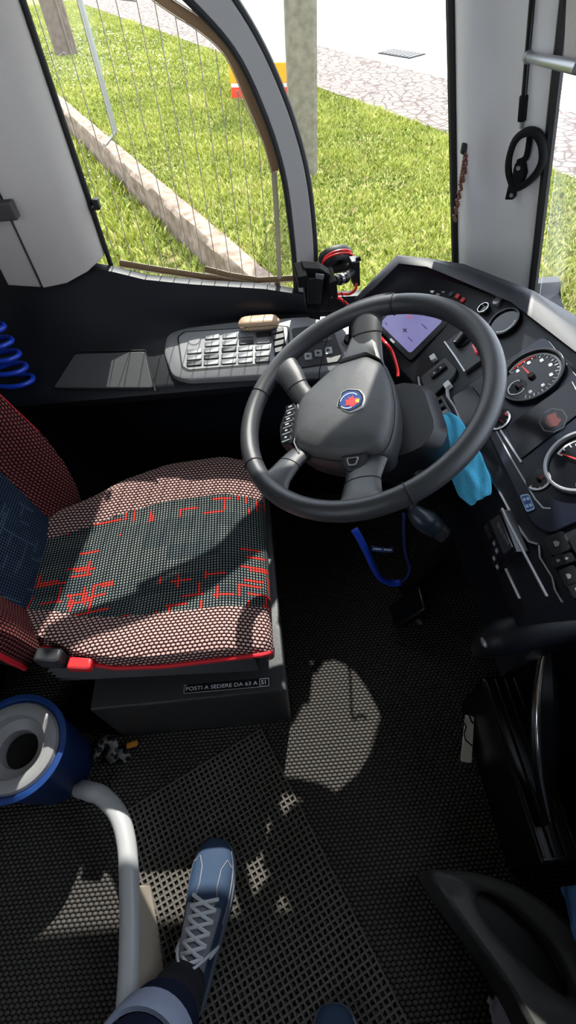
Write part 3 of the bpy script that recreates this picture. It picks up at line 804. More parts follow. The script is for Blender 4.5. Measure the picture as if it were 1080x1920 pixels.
# light switch panel, hazard button, cab switch panel
lp = FM.poly([(833, 641), (872, 698), (930, 655), (884, 606)], .008)
MB().prism(FM, round_poly(lp, .006), -.004, .008).build('light_panel', M['key_dark'], D, bevel=.002)
strip('panel_edge', FM, [(833, 640), (853, 668), (871, 696)], .003, .003, .0105, M['silver'], D)
cK2 = FM.uv(866, 634, .014)
mb = MB(); mb.disc(FM, cK2, .0215, .004, .013, 32, r1=.019); kn = mb.build('light_switch', M['gloss'], D, bevel=.001)
a = math.radians(120); mb = MB(); bx = [(cK2[0] + x * math.cos(a) - y * math.sin(a), cK2[1] + x * math.sin(a) + y * math.cos(a)) for x, y in rrect(0, 0, .040, .011, .004)]
mb.prism(FM, bx, .012, .025); mb.build('grip', M['satin'], kn, bevel=.002)
p_ = (cK2[0] + .016 * math.cos(a + PI), cK2[1] + .016 * math.sin(a + PI)); MB().disc(FM, p_, .0022, .0249, .0256, 12).build('pointer_dot', M['white'], kn)
cH = FM.uv(893, 652, .012)
hb = MB().dome(FM, round_poly(FM.poly([(884, 647), (894, 641), (902, 655), (892, 664)], .012), .003), .004, [(1, .012), (.9, .0135)]).build('hazard_button', M['hazard'], D)
mb = MB(); tri = [(cH[0] + .0058 * math.cos(a), cH[1] + .0058 * math.sin(a)) for a in (PI / 2 + .2, PI * 7 / 6 + .2, PI * 11 / 6 + .2)]; tri2 = [(cH[0] + (x - cH[0]) * .6, cH[1] + (y - cH[1]) * .6) for x, y in tri]
mb.grid([[FM.P(*q, .0139) for q in k] for k in (tri, tri2)], closed_v=True); mb.build('triangle_mark', M['white'], hb, smooth=False)
sp_ = FM.poly([(787, 707), (835, 668), (857, 692), (849, 708), (808, 746), (798, 738)], .008)
swp = MB().prism(FM, round_poly(sp_, .010), -.012, .008).build('switch_panel', M['key_dark'], D, bevel=.002)
strip('panel_edge', FM, [(784, 706), (786, 720), (800, 744)], .003, .003, .0085, M['silver'], D)
for (px, py) in ((817, 702), (829, 692)):
    switch('double_rocker', FM, FM.uv(px, py, .008), .016, .022, .014, M['gloss'], M['printgrey'], rot=.1)
MB().prism(FM, round_poly(FM.poly([(806, 670), (815, 664), (819, 672), (810, 678)], .006), .002), -.004, .010).build('small_latch', M['white'], D)
MB().prism(FM, round_poly(FM.poly([(832, 722), (842, 714), (846, 722), (836, 730)], .006), .002), -.010, .010).build('small_latch', M['white'], D)
strip('inlay_strip', FM, [(836, 725), (838, 742), (852, 762), (862, 785), (872, 805)], .0032, -.003, .009, M['printgrey'], D)
blk = FM.poly([(790, 768), (828, 738), (856, 785), (818, 818)], .004)
rb = MB().prism(FM, round_poly(blk, .005), -.03, .002).build('rocker_block', M['satin'], D, bevel=.002)
for i in range(2):
    for j in range(4):
        u = lerp(lerp(blk[0][0], blk[1][0], (i + .5) / 2), lerp(blk[3][0], blk[2][0], (i + .5) / 2), (j + .5) / 4); v = lerp(lerp(blk[0][1], blk[1][1], (i + .5) / 2), lerp(blk[3][1], blk[2][1], (i + .5) / 2), (j + .5) / 4)
        switch('push_button', FM, (u, v), .011, .013, .009, M['key_grey'] if (i + j) % 3 == 0 else M['key_dark'])
MB().prism(FM, round_poly(FM.poly([(846, 745), (885, 722), (925, 775), (893, 808), (866, 800)], .006), .012), -.004, .009).build('gloss_cover', M['gloss'], D, bevel=.003)
# upper small gauge, knob and chrome ring
cG = FM.uv(944, 603, .008); mb = MB(); mb.disc(FM, cG, .030, -.004, .006, 40); g4 = mb.build('pressure_gauge', M['gloss'], D)
MB().ring(FM, cG, .029, .033, -.004, .010, n=40).build('bezel', M['satin'], g4, bevel=.001)
MB().ring(FM, cG, .023, .0255, .006, .0072, -60, 50, 20).build('scale', M['white'], g4)
cR = FM.uv(906, 577, .016); MB().ring(FM, cR, .0105, .0128, .012, .018, n=32).build('chrome_ring', M['chrome'], D, bevel=.0008)
MB().disc(FM, cR, .0105, -.002, .013, 24).build('lighter_socket', M['gloss'], D)
cN = FM.uv(931, 563, .016); MB().disc(FM, cN, .010, -.004, .016, 28, r1=.0095).build('round_knob', M['silver'], D, bevel=.0015)
# screen on the wing
sl, sb_, sr = FW.uv(712, 607, .008), FW.uv(769, 663, .008), FW.uv(833, 599, .008); st = (sl[0] + sr[0] - sb_[0], sl[1] + sr[1] - sb_[1])
def sq(a, b_): return (lerp(lerp(sl[0], sb_[0], a), lerp(st[0], sr[0], a), b_), lerp(lerp(sl[1], sb_[1], a), lerp(st[1], sr[1], a), b_))
MB().prism(FW, round_poly([sq(-.12, -.14), sq(1.14, -.14), sq(1.14, 1.05), (-.12 and sq(-.12, 1.05))], .012), -.02, .008).build('screen_bezel', M['gloss'], D, bevel=.003)
scn = MB().prism(FW, round_poly([sq(0, 0), sq(1, 0), sq(1, .96), sq(0, .96)], .008), .007, .0088).build('screen', M['screen'], D, smooth=False)
for a, b_, w, h in ((.55, .28, .13, .025), (.55, .28, .03, .10), (.78, .22, .14, .018), (.12, .10, .08, .015), (.80, .62, .16, .018), (.3, .66, .13, .018)): MB().prism(FW, [sq(a - w / 2, b_ - h / 2), sq(a + w / 2, b_ - h / 2), sq(a + w / 2, b_ + h / 2), sq(a - w / 2, b_ + h / 2)], .0088, .0091).build('screen_icon', M['screenink'], scn, smooth=False)
for a, b_ in ((.42, .52), (.2, .78)): MB().ring(FW, sq(a, b_), .0045, .0065, .0088, .0091, 20, 160, 12).build('screen_icon', M['screenred'], scn, smooth=False)
pt = [sq(.44, -.10), sq(.57, -.10), sq(.57, -.05), sq(.44, -.05)]; MB().prism(FW, pt, .008, .0086).build('bezel_print', M['printgrey'], D, smooth=False)
# upper wing panel with small coloured switches
MB().prism(FW, round_poly(FW.poly([(726, 520), (760, 500), (800, 506), (760, 545), (722, 556)], .006), .01), -.02, .006).build('speaker_cover', M['key_dark'], D, bevel=.003)
MB().disc(FW, FW.uv(770, 507, .008), .006, .0, .010, 20).build('sensor_button', M['matte'], D)
for (px, py, mt) in ((812, 546, 'silver'), (826, 531, 'redprint'), (820, 555, 'key_grey'), (833, 546, 'key_grey'), (838, 536, 'white'), (846, 552, 'key_dark'), (858, 556, 'redprint'), (868, 563, 'redprint'), (850, 541, 'key_grey'), (806, 536, 'key_grey')):
    switch('toggle_switch', FW, FW.uv(px, py, .01), .009, .011, .013, M[mt])
strip('panel_seam', FW, [(805, 534), (815, 522), (822, 519)], .004, .0, .009, M['printgrey'], D)
# tachograph / radio on the lower fascia
FR = Frame((.345, .93, .655), (0, -1, 0), (.18, 0, 1))
rq = FR.poly([(904, 985), (938, 955), (968, 1035), (935, 1075)], .004)
rd = MB().prism(FR, round_poly(rq, .003), -.02, .005).build('tachograph', M['gloss'], D, bevel=.002)
MB().prism(FR, round_poly(FR.poly([(919, 977), (936, 965), (961, 1026), (945, 1040)], .006), .002), .004, .0066).build('tachograph_display', M['lcd'], rd, smooth=False)
mb = MB()
for k, (px, py) in enumerate(((927, 990), (932, 1000), (938, 1010), (944, 1020))): u, v = FR.uv(px + 8, py - 4, .007); mb.prism(FR, rrect(u, v, .010, .007, .001), .0066, .007)
mb.build('display_digits', plain('dim digits', (.10, .10, .11), .5), rd)
for (px, py) in ((912, 990), (918, 1003), (927, 1019), (932, 1033), (927, 1047), (933, 1063)):
    u, v = FR.uv(px, py, .006); b_ = MB().prism(FR, rrect(u, v, .012, .010, .002), .0, .0065).build('tachograph_button', M['key_dark'], rd)
    if py > 1015: MB().prism(FR, rrect(u, v, .0065, .0055, .001), .0065, .0071).build('button_mark', M['printgrey'], rd)
strip('fascia_edge', FR, [(939, 953), (950, 978), (985, 1046), (1023, 1118)], .0018, .002, .006, M['key_grey'], D)
strip('fascia_edge', FR, [(946, 1066), (958, 1092), (972, 1122)], .0018, .002, .006, M['printgrey'], D)
# curved near end of the dash
pth = spline([at(897, 1222, z=.55), at(915, 1206, z=.585), at(955, 1190, z=.61), at(1010, 1175, z=.62), at(1090, 1162, z=.62), at(1230, 1160, z=.61)], 5)
MB().tube(pth, [.012 + .020 * min(1, k / 8) for k in range(len(pth))], 18).build('end_bolster', M['dash'], D)
MB().sphere(at(909, 1203, z=.605), .0065, sc=(1, 1.7, 1)).build('bolster_tip', M['silver'], D)

# ================================================================ STEERING WHEEL
WC = Vector((.146, .657, .835)); wn_ = Vector((-.404, -.096, .910)).normalized(); wx = (Vector((1, 0, 0)) - wn_ * wn_.x).normalized()
WF = Frame(WC, wx, wn_.cross(wx))
def wpx(pts, z=0.): return [WF.uv(440 + a / 2, 520 + b_ / 2, z) for a, b_ in pts]
S = thing('steering_wheel', WC - wn_ * .05, 'large dark grey four-spoke bus steering wheel with a shield emblem on the hub', 'steering wheel')
RM, RT = .2175, .0172
mb = MB(); ring = []
for i in range(96):
    a = 2 * PI * i / 96; ring.append([WF.P((RM + RT * math.cos(t)) * math.cos(a), (RM + RT * math.cos(t)) * math.sin(a), RT * 1.08 * math.sin(t)) for t in [2 * PI * k / 16 for k in range(16)]])
mb.grid(ring, closed_u=True, closed_v=True); rim = mb.build('rim', M['wheel'], S)
for (a_, b_) in ((112, 440), (75, 705), (640, 790), (605, 85)):
    u, v = wpx([(a_, b_)])[0]; a = math.atan2(v, u); c = (math.cos(a), math.sin(a))
    t_ = Vector(WF.P(-c[1], c[0])) - WF.P(0, 0)
    P = [WF.P(c[0] * (RM + (RT + .0004) * math.cos(k)), c[1] * (RM + (RT + .0004) * math.cos(k)), (RT + .0004) * 1.08 * math.sin(k)) for k in [2 * PI * j / 20 for j in range(20)]]
    MB().tube(P, .0011, 6, closed=True).build('rim_seam', M['seam'], rim)
ZP = -.012
pad = wpx([(385, 325), (500, 290), (548, 312), (578, 380), (592, 460), (588, 540), (570, 605), (545, 640), (460, 664), (375, 672), (300, 660), (238, 640), (215, 610), (222, 540), (238, 470), (265, 432), (320, 382)], ZP)
pad = [tuple(p_) for p_ in smooth_loop(round_poly(pad, .008, 3), 1)]
mb = MB(); mb.dome(WF, pad, -.055, [(1., -.028), (.985, -.016), (.94, -.008), (.84, -.002), (.6, .003), (.3, .005), (.08, .0055)]); padob = mb.build('airbag_cover', M['pad'], S)
# dark hub shell behind the cover
mb = MB(); mb.dome(WF, pad, -.085, [(1.05, -.06), (1.06, -.034), (1.02, -.026)]); mb.build('hub_shell', M['wheel'], S)
top = wpx([(445, 205), (522, 205), (552, 313), (500, 289), (385, 324), (408, 300)], ZP)
MB().dome(WF, round_poly(top, .006), -.045, [(1., -.02), (.96, -.011), (.8, -.007)]).build('spoke_cover', M['wheel'], S)
def spoke(pts, widths, zs, mt='wheel', seam=.42):
    c = [Vector(WF.P(*p_, z)) for p_, z in zip(wpx(pts), zs)]
    c = spline(c, 5); ws = []
    for k in range(len(c)): ws.append(interp(k / (len(c) - 1), [i / (len(widths) - 1) for i in range(len(widths))], widths))
    secs = []
    for i, p_ in enumerate(c):
        t_ = (c[min(i + 1, len(c) - 1)] - c[max(i - 1, 0)]).normalized(); sd = t_.cross(WF.n).normalized(); n2 = sd.cross(t_)
        secs.append([p_ + sd * ws[i] * math.cos(a) + n2 * .0125 * math.sin(a) for a in [2 * PI * k / 16 for k in range(16)]])
    k_ = int(len(secs) * seam); mid = secs[k_]; cm = sum(mid, Vector()) / len(mid)
    sp_o = MB().loft(secs).build('spoke', M[mt], S)
    MB().tube([cm + (p_ - cm) * 1.012 for p_ in mid], .0010, 6, closed=True).build('spoke_seam', M['seam'], sp_o); return sp_o
spoke([(470, 300), (484, 215), (492, 140), (494, 96)], [.036, .029, .032, .058], [-.03, -.016, -.004, 0])
spoke([(265, 450), (228, 405), (196, 352), (150, 330)], [.022, .022, .027, .050], [-.03, -.016, -.004, 0])
spoke([(232, 620), (200, 672), (160, 745), (126, 790)], [.022, .022, .027, .050], [-.03, -.016, -.004, 0])
spoke([(470, 650), (466, 735), (470, 815), (474, 862)], [.036, .030, .034, .058], [-.035, -.02, -.005, 0])
# left key pad: six keys
kp = wpx([(196, 476), (232, 470), (240, 520), (214, 622), (170, 622), (166, 560)], -.01)
kpo = MB().dome(WF, round_poly(kp, .005), -.045, [(1., -.016), (.95, -.012)]).build('key_pad', M['satin'], S)
for (a_, b_, w, h) in ((208, 487, .019, .011), (204, 511, .019, .010), (200, 533, .019, .009), (196, 553, .019, .009), (193, 576, .019, .010), (191, 602, .018, .011)):
    c = wpx([(a_, b_)], -.01)[0]; k_ = MB().dome(WF, rrect(c[0], c[1], w, h, .002), -.014, [(1, -.0095), (.88, -.0085)]).build('wheel_key', M['gloss'], kpo); MB().prism(WF, rrect(c[0], c[1] - h * .58, w * .9, .0011, .0004), -.012, -.0092).build('key_line', M['printgrey'], kpo)
    MB().prism(WF, rrect(c[0] + .001, c[1], .0075 if b_ % 2 else .005, .0032, .001), -.0087, -.0081).build('key_mark', M['printgrey'], kpo)
strip('key_pad_edge', WF, [(440 + 236 / 2, 520 + 475 / 2), (440 + 243 / 2, 520 + 520 / 2), (440 + 222 / 2, 520 + 618 / 2), (440 + 240 / 2, 520 + 657 / 2)], .002, -.02, -.0085, M['silver'], kpo)
kp2 = wpx([(395, 668), (500, 650), (490, 685), (466, 722), (425, 728), (408, 705)], -.012)
kq = MB().dome(WF, round_poly(kp2, .005), -.05, [(1., -.018), (.95, -.014)]).build('key_pad', M['satin'], S)
for sc_, zz, mt in ((.55, -.0115, 'silver'), (.42, -.0108, 'gloss')):
    q = wpx([(408, 674), (478, 664), (462, 708), (420, 714)], -.012); cu = sum(a for a, _ in q) / 4; cv = sum(b_ for _, b_ in q) / 4
    MB().prism(WF, round_poly([(cu + (a - cu) * sc_ * 1.25, cv + (b_ - cv) * sc_ * 1.25) for a, b_ in q], .003), -.02, zz).build('wheel_key', M[mt], kq)
# shield emblem
emb = [(400, 432), (428, 419), (470, 422), (486, 440), (489, 458), (480, 485), (455, 499), (430, 508), (404, 498), (396, 486), (383, 488), (388, 462), (398, 452)]
e0 = wpx(emb, .006); cu = sum(a for a, _ in e0) / len(e0); cv = sum(b_ for _, b_ in e0) / len(e0)
sc_ = lambda k: [(cu + (a - cu) * k, cv + (b_ - cv) * k) for a, b_ in e0]
eo = MB().dome(WF, round_poly(sc_(1.), .003), .0, [(1, .0062), (.97, .0072)]).build('emblem', M['white'], S)
MB().prism(WF, round_poly(sc_(.93), .003), .006, .0078).build('emblem_field', M['gloss'], eo, smooth=False)
MB().prism(WF, round_poly(sc_(.80), .003), .006, .0082).build('emblem_shield', M['blueprint'], eo, smooth=False)
FE = Frame(WF.P(cu, cv, .0082), WF.x, WF.y)
def em(pts): return [(a - cu, b_ - cv) for a, b_ in wpx(pts, .008)]
mb = MB(); a, b_ = e0[0], e0[4]; rr = .018
mb.ring(FE, (0, 0), rr * .86, rr * .94, 0, .0004, 200, 340, 20); mb.ring(FE, (0, 0), rr * .86, rr * .94, 0, .0004, 20, 160, 20); mb.build('emblem_ring', M['white'], eo)
MB().prism(FE, em([(420, 470), (413, 482), (428, 480), (441, 487), (452, 478), (462, 474), (455, 464), (460, 452), (446, 456), (444, 443), (436, 452), (424, 450), (430, 459), (414, 461)]), 0, .0006).build('emblem_griffin', M['redprint'], eo, smooth=False)
MB().prism(FE, em([(455, 470), (452, 459), (457, 461), (459, 453), (463, 459), (468, 454), (466, 471)]), 0, .0008).build('emblem_crown', M['gold'], eo, smooth=False)
# ---- steering column
K = thing('steering_column', WC - wn_ * .25, 'black steering column shroud below the wheel hub', 'steering column')
def rsec(c, w, h, r):
    fr = Frame(c, WF.x, WF.y); return [fr.P(u, v) for u, v in rrect(0, 0, w, h, r, 4)]
MB().loft([rsec(WF.P(.02, -.012, -.07), .17, .16, .05), rsec(WF.P(.03, -.01, -.095), .185, .17, .05), rsec(WF.P(.035, -.005, -.15), .17, .15, .05), rsec(WF.P(.05, .0, -.22), .13, .12, .04), rsec(WF.P(.07, .01, -.36), .11, .11, .04)]).build('shroud', M['plastic'], K)
MB().tube([WF.P(.05, .0, -.2), WF.P(.10, .0, -.5), V3(.36, .70, .05)], .035, 14).build('shaft', M['matte'], K)
q = [at(772, 955, z=.64), at(790, 972, z=.63), at(806, 982, z=.62), at(822, 994, z=.615), at(834, 1003, z=.61)]
st_ = MB().tube([WF.P(.07, -.05, -.13), q[0], q[1]], .010, 12).build('stalk', M['plastic'], K)
MB().tube(spline(q, 4), [.013 + .010 * math.sin(PI * min(1, k / 14)) for k in range(17)], 16).build('stalk_knob', plain('blue-black knob', (.02, .032, .048), .35), st_)
MB().tube([q[3], q[4] + (q[4] - q[3]) * .35], [.0175, .0165], 16).build('stalk_ring', M['key_dark'], st_, bevel=.003)
q = [at(545, 1000, z=.62), at(560, 965, z=.66)]
#PART4
# ================================================================ THINGS ON THE DASH
# cloth
mb = MB(); P = []; uvp = []
cl_c = [(830, 783), (842, 806), (856, 838), (872, 872), (886, 905), (902, 938)]
cw = [.036, .058, .064, .068, .070, .052]
cc = resample(spline([FM.hit(a, b_, .022) for a, b_ in cl_c], 4), 26)
for i, p_ in enumerate(cc):
    k = i / 25; w = interp(k, [0, .12, .35, .6, .85, 1], [.030, .056, .064, .068, .066, .040]); row = []
    for j in range(13):
        t = j / 12 - .5
        wr = .0035 * math.sin(k * 17 + t * 9) * math.sin(t * 8 + 1) + .006 * math.exp(-((t - .05 - (k - .8) * .5) / .09) ** 2) * (k > .55) * math.sin((k - .55) * 7)
        row.append(p_ + VUP * (t * w) + FM.n * (wr + .004 - .05 * max(0, -t - .12) * w * 8))
    P.append(row)
mb.grid(P); tag(mb.build('cleaning_cloth', M['cyan'], solid=.003, subs=1), 'light blue cleaning cloth draped over the lower edge of the dashboard behind the steering wheel', 'cloth')
# key fob
c = at(781, 744, z=.70)
t = thing('key_bunch', c, 'copper orange key fob hanging beside the steering column switches', 'keys')
mb = MB(); R = Matrix.Rotation(.5, 3, 'Z'); mb.box(c + V3(0, 0, .004), (.020, .016, .012), R); mb.build('fob', M['copper'], t, bevel=.004, seg=3)
MB().box(c + V3(.008, -.014, .0), (.012, .016, .008), R).build('fob_ring_block', M['brass'], t, bevel=.003)
mb = MB(); a_, b_ = at(776, 765, z=.685), at(796, 800, z=.68); mb.tube([a_, a_.lerp(b_, .5) + V3(0, 0, .003), b_], [.005, .0045, .003], 8, flat=.4); mb.build('lit_edge_strip', plain('pink lit edge', (.55, .30, .28), .6), t)  # lit stretch of the dash edge, put in as a pink strip
# lanyard with printed tag
t = thing('lanyard', at(720, 1090, y=.55), 'royal blue lanyard loop hanging below the steering column', 'lanyard')
def ribbon(nm, px, y, w, mt, tw=0.):
    c = resample(spline([at(a, b_, y=y) for a, b_ in px], 6), 30); P = []
    for i, p_ in enumerate(c):
        t_ = (c[min(i + 1, 29)] - c[max(0, i - 1)]).normalized(); v = (CAMP - p_).normalized(); sd = t_.cross(v).normalized(); n2 = sd.cross(t_)
        sd = (sd * math.cos(tw * i / 29) + n2 * math.sin(tw * i / 29)); P.append([p_ - sd * w / 2, p_ + sd * w / 2])
    return MB().grid(P).build(nm, mt, t, solid=.0012)
ribbon('strap', [(664, 992), (676, 1012), (690, 1040), (702, 1066), (716, 1086), (738, 1094), (752, 1092)], .54, .0145, M['blueband'])
ribbon('strap', [(752, 1092), (764, 1080), (768, 1062), (760, 1036), (757, 1000), (757, 962)], .54, .007, plain('dark blue band', (.01, .02, .12), .6), .8)
tg = ribbon('tag', [(697, 1028), (716, 1031), (737, 1031)], .535, .010, M['blueprint'])
FT = Frame(at(717, 1030, y=.5335), at(737, 1031, y=.5335) - at(697, 1028, y=.5335), Vector((0, .6, .8)))
mb = MB(); 
for k in range(9): 
    if k != 4: mb.prism(FT, rrect(-.018 + k * .0045, 0, .003, .0035, .0005), .0005, .0009)
mb.build('tag_print', M['white'], tg, smooth=False)
# red cable + phone holder
cy = at(632, 486, y=1.20)
t = thing('phone_holder', at(595, 560, y=1.12), 'black clamp phone holder on a jointed arm in front of the quarter window', 'phone holder')
Fh = Frame(at(592, 545, y=1.11), (1, .28, -.03), (.1, -.55, .85))
pl_ = Fh.poly([(566, 498), (600, 500), (625, 516), (626, 545), (606, 575), (574, 580), (570, 545)]); MB().prism(Fh, round_poly(pl_, .006), -.012, .006).build('cradle', M['matte'], t, bevel=.004)
MB().prism(Fh, round_poly(Fh.poly([(576, 520), (606, 520), (600, 566), (576, 568)], .008), .004), .004, .012).build('cradle_pad', M['satin'], t, bevel=.002)
MB().prism(Fh, round_poly(Fh.poly([(554, 508), (572, 504), (574, 526), (556, 528)], .006), .004), -.012, .022).build('side_clamp', M['matte'], t, bevel=.003)
MB().prism(Fh, round_poly(Fh.poly([(612, 520), (627, 514), (630, 548), (614, 545)], .006), .004), -.012, .022).build('side_clamp', M['matte'], t, bevel=.003)
MB().prism(Fh, round_poly(Fh.poly([(574, 578), (600, 578), (598, 594), (578, 590)], .006), .004), -.010, .016).build('foot_clamp', M['matte'], t, bevel=.003)
MB().prism(Fh, round_poly(Fh.poly([(592, 514), (608, 516), (606, 524), (592, 522)], .0125), .002), .010, .0130).build('latch_mark', M['key_grey'], t)
a_ = at(628, 526, y=1.13); b_ = at(650, 518, y=1.16); c_ = at(664, 505, y=1.19)
MB().tube([a_, b_, c_], [.011, .010, .009], 12).build('arm', M['key_dark'], t)
MB().sphere(at(647, 521, y=1.15), .013, 14, 10).build('ball_joint', M['satin'], t)
MB().tube([at(636, 524, y=1.135), at(641, 523, y=1.14)], .0135, 16).build('lock_collar', M['chrome'], t, bevel=.001)
e_ = at(664, 508, y=1.19)
Fb = Frame(e_, (1, .2, 0), (0, -.2, 1)); MB().prism(Fb, round_poly(Fb.poly([(656, 486), (672, 484), (673, 530), (662, 534), (656, 520)]), .004), -.012, .012).build('arm_block', M['plastic'], t, bevel=.003)
MB().tube([at(668, 487, y=1.18), at(676, 484, y=1.18)], .006, 10).build('arm_screw', M['satin'], t)
Fs = Frame(at(632, 490, y=1.225), (1, .2, 0), (.05, -.5, 1)); c0 = (0, 0)
MB().loft([[Fs.P(r * math.cos(a) * 1.25, r * math.sin(a) * .9, z) for a in [2 * PI * k / 32 for k in range(32)]] for r, z in ((.034, -.022), (.036, -.012), (.030, .004), (.020, .012))]).build('suction_mount', M['plastic'], t, bevel=.002)
MB().tube([Fs.P(-.015, -.012, .012), at(655, 500, y=1.20)], .010, 10).build('mount_stem', M['key_dark'], t)
mb = MB(); loop = []
for k in range(40):
    a = 2 * PI * k / 30 * 1.5 + .6; r = .032 + .002 * math.sin(k * .5); loop.append(Fs.P(r * math.cos(a) * 1.2, r * math.sin(a) * .75 + .008, -.004 + .0045 * k / 15))
cab = [at(668, 531, y=1.17), at(666, 543, y=1.165), at(655, 551, y=1.16), at(640, 551, y=1.155), at(626, 553, y=1.15), at(640, 562, y=1.145), at(662, 580, y=1.13), at(690, 606, y=1.09), at(708, 627, y=1.045), at(722, 642, z=.745), at(735, 660, z=.728), at(745, 692, z=.70), at(746, 706, z=.69)]
mb.tube(spline(loop, 2), .0025, 8); mb.tube(spline(cab, 6), .0036, 8)
tag(mb.build('charging_cable', M['redcable']), 'red charging cable coiled on the suction mount and running down behind the steering wheel', 'cable')
mb = MB(); mb.tube(spline([at(618, 552, y=1.13), at(616, 575, y=1.13), at(624, 600, y=1.12), at(612, 640, z=.672), at(600, 690, z=.655), at(598, 715, z=.632)], 6), .0014, 6); mb.tube(spline([at(640, 548, y=1.14), at(646, 566, y=1.13), at(655, 590, y=1.11), at(668, 612, y=1.09)], 5), .0014, 6)
tag(mb.build('thin_wire', M['matte']), 'thin black wire trailing from the phone holder over the grey side console', 'wire')

# ================================================================ SIDE CONSOLE
CF = Frame((-.28, 1.045, .6255), (1, 0, 0), (0, .15, .0385))
L = thing('side_console', CF.P(.15, .07), 'grey driver side console with rows of keys below the side window', 'control console')
pl_ = CF.poly([(306, 662), (312, 628), (345, 616), (440, 605), (560, 596), (700, 590), (700, 694), (500, 705), (350, 714), (322, 706)], .008)
MB().dome(CF, [tuple(q) for q in round_poly(pl_, .02, 6)], -.012, [(1, .004), (.985, .010), (.96, .012)]).build('console_plate', M['console'], L)
kf = CF.poly([(332, 632), (344, 622), (520, 610), (542, 612), (546, 680), (352, 697), (340, 690)], .012)
MB().prism(CF, round_poly(kf, .006), .008, .0128).build('keypad_recess', M['seam'], L, smooth=False)
kin = [(lerp(sum(a for a, _ in kf) / 7, a, .965), lerp(sum(b_ for _, b_ in kf) / 7, b_, .93)) for a, b_ in kf]
kpb = MB().prism(CF, round_poly(kin, .005), .009, .0138).build('keypad', M['key_grey'], L, smooth=False)
def cfl(px, py): return CF.uv(px, py, .014)
c = cfl(364, 638); mb = MB(); mb.ring(CF, c, .0165, .0185, .012, .0142, n=36); mb.disc(CF, c, .016, .012, .0152, 32, r1=.015); mb.build('round_key', M['key_grey'], L)
for ci, x0 in enumerate((366, 398, 431, 462, 494)):
    for ri, dy in enumerate((0, 13, 25, 37, 48)):
        if ci == 0 and ri < 2: continue
        y0 = 634 - (x0 - 366) * .055 + dy; c = cfl(x0 - (0 if ri < 2 else 1) - dy * .02, y0)
        k_ = MB().dome(CF, rrect(c[0], c[1], .0385, .0145, .0025, 3), .012, [(1., .0155), (.92, .0168)]).build('console_key', M['key_grey'] if (ci + ri) % 4 else M['key_dark'], L)
        MB().prism(CF, [(c[0] - .019, c[1] - .0085), (c[0] + .019, c[1] - .0085), (c[0] + .019, c[1] - .0072), (c[0] - .019, c[1] - .0072)], .0136, .0141).build('key_gap', M['seam'], k_, smooth=False)
# small display unit right of the keys
dv = CF.poly([(547, 618), (622, 607), (640, 662), (640, 680), (562, 692)], .012); dvo = MB().prism(CF, round_poly(dv, .006), .006, .017).build('display_unit', M['key_dark'], L, bevel=.002)
MB().prism(CF, round_poly(CF.poly([(554, 622), (616, 613), (624, 636), (560, 650)], .018), .003), .016, .0178).build('unit_screen', M['lcd'], dvo, smooth=False)
for (px, py) in ((578, 668), (597, 662), (616, 657)): 
    c = CF.uv(px, py, .018); MB().prism(CF, rrect(c[0], c[1], .019, .022, .003), .016, .0185).build('unit_key', M['silver'], dvo, smooth=False)
    MB().prism(CF, [(c[0] - .004, c[1] - .003), (c[0] + .005, c[1]), (c[0] - .004, c[1] + .005)], .0184, .019).build('key_mark', M['shadow'], dvo, smooth=False)
c = CF.uv(655, 640, .014); mb = MB(); mb.disc(CF, c, .016, .01, .026, 28, r1=.014); mb.build('joystick_base', M['satin'], L); MB().ring(CF, c, .016, .018, .01, .016, n=28).build('joystick_ring', M['silver'], L)
c = CF.uv(651, 664, .014); MB().disc(CF, c, .009, .01, .016, 20).build('side_button', M['silver'], L)
# pocket lid
LFm = Frame((-.28, 1.04, .6250), (1, 0, 0), (0, .092, .043))
ld = LFm.poly([(140, 664), (272, 659), (288, 727), (100, 727)], .004)
ldo = MB().prism(LFm, round_poly(ld, .008), -.01, .0045).build('pocket_lid', plain('dark grey lid', (.065, .067, .072), .45, bump=.1), L, bevel=.002)
strip('lid_gap', LFm, [(150, 658), (272, 656), (281, 690), (291, 733)], .0035, .0, .0052, M['seam'], ldo)
strip('lid_line', LFm, [(243, 660), (222, 724)], .0014, .0, .0052, M['seam'], ldo)
# loose things on the console
c = CF.uv(523, 640, .03); pu = CF.poly([(509, 618), (531, 613), (538, 660), (515, 666)], .024)
t = thing('switch_pod', CF.P(c[0], c[1], .01), 'small black switch pod with four ribbed keys beside the tan case', 'switch')
MB().prism(CF, round_poly(pu, .005), .012, .024).build('pod_body', M['satin'], t, bevel=.002)
for k in range(4):
    a, b_ = (k + .12) / 4, (k + .88) / 4
    q = [(lerp(pu[i][0], pu[j][0], s_), lerp(pu[i][1], pu[j][1], s_)) for i, j, s_ in ((0, 3, a), (1, 2, a), (1, 2, b_), (0, 3, b_))]
    MB().dome(CF, round_poly(q, .003), .022, [(1, .027), (.85, .0295)]).build('pod_key', M['key_dark'], t)
t = thing('glasses_case', at(485, 612, z=.672), 'tan leather glasses case lying on the side console below the window', 'glasses case')
cl0, cr0 = at(447, 608, z=.69), at(524, 602, z=.69)
ax = (cr0 - cl0).normalized(); pu = V3(-ax.y, ax.x, 0)
mb = MB(); secs = []
for k in range(13):
    s_ = k / 12; f = (1 - (2 * s_ - 1) ** 6) ** .5 if 0 < s_ < 1 else .28
    c = cl0.lerp(cr0, s_); secs.append([c + pu * .021 * f * math.copysign(abs(math.cos(a)) ** .6, math.cos(a)) + V3(0, 0, .0145 * f * math.copysign(abs(math.sin(a)) ** .7, math.sin(a))) for a in [2 * PI * j / 20 for j in range(20)]])
mb.loft(secs); mb.build('case_body', M['tan'], t)
MB().tube([cl0 - pu * .0212 + V3(0, 0, .002) + ax * .006, cr0 - pu * .0212 + V3(0, 0, .002) - ax * .006], .0013, 6).build('case_seam', M['tanedge'], t)
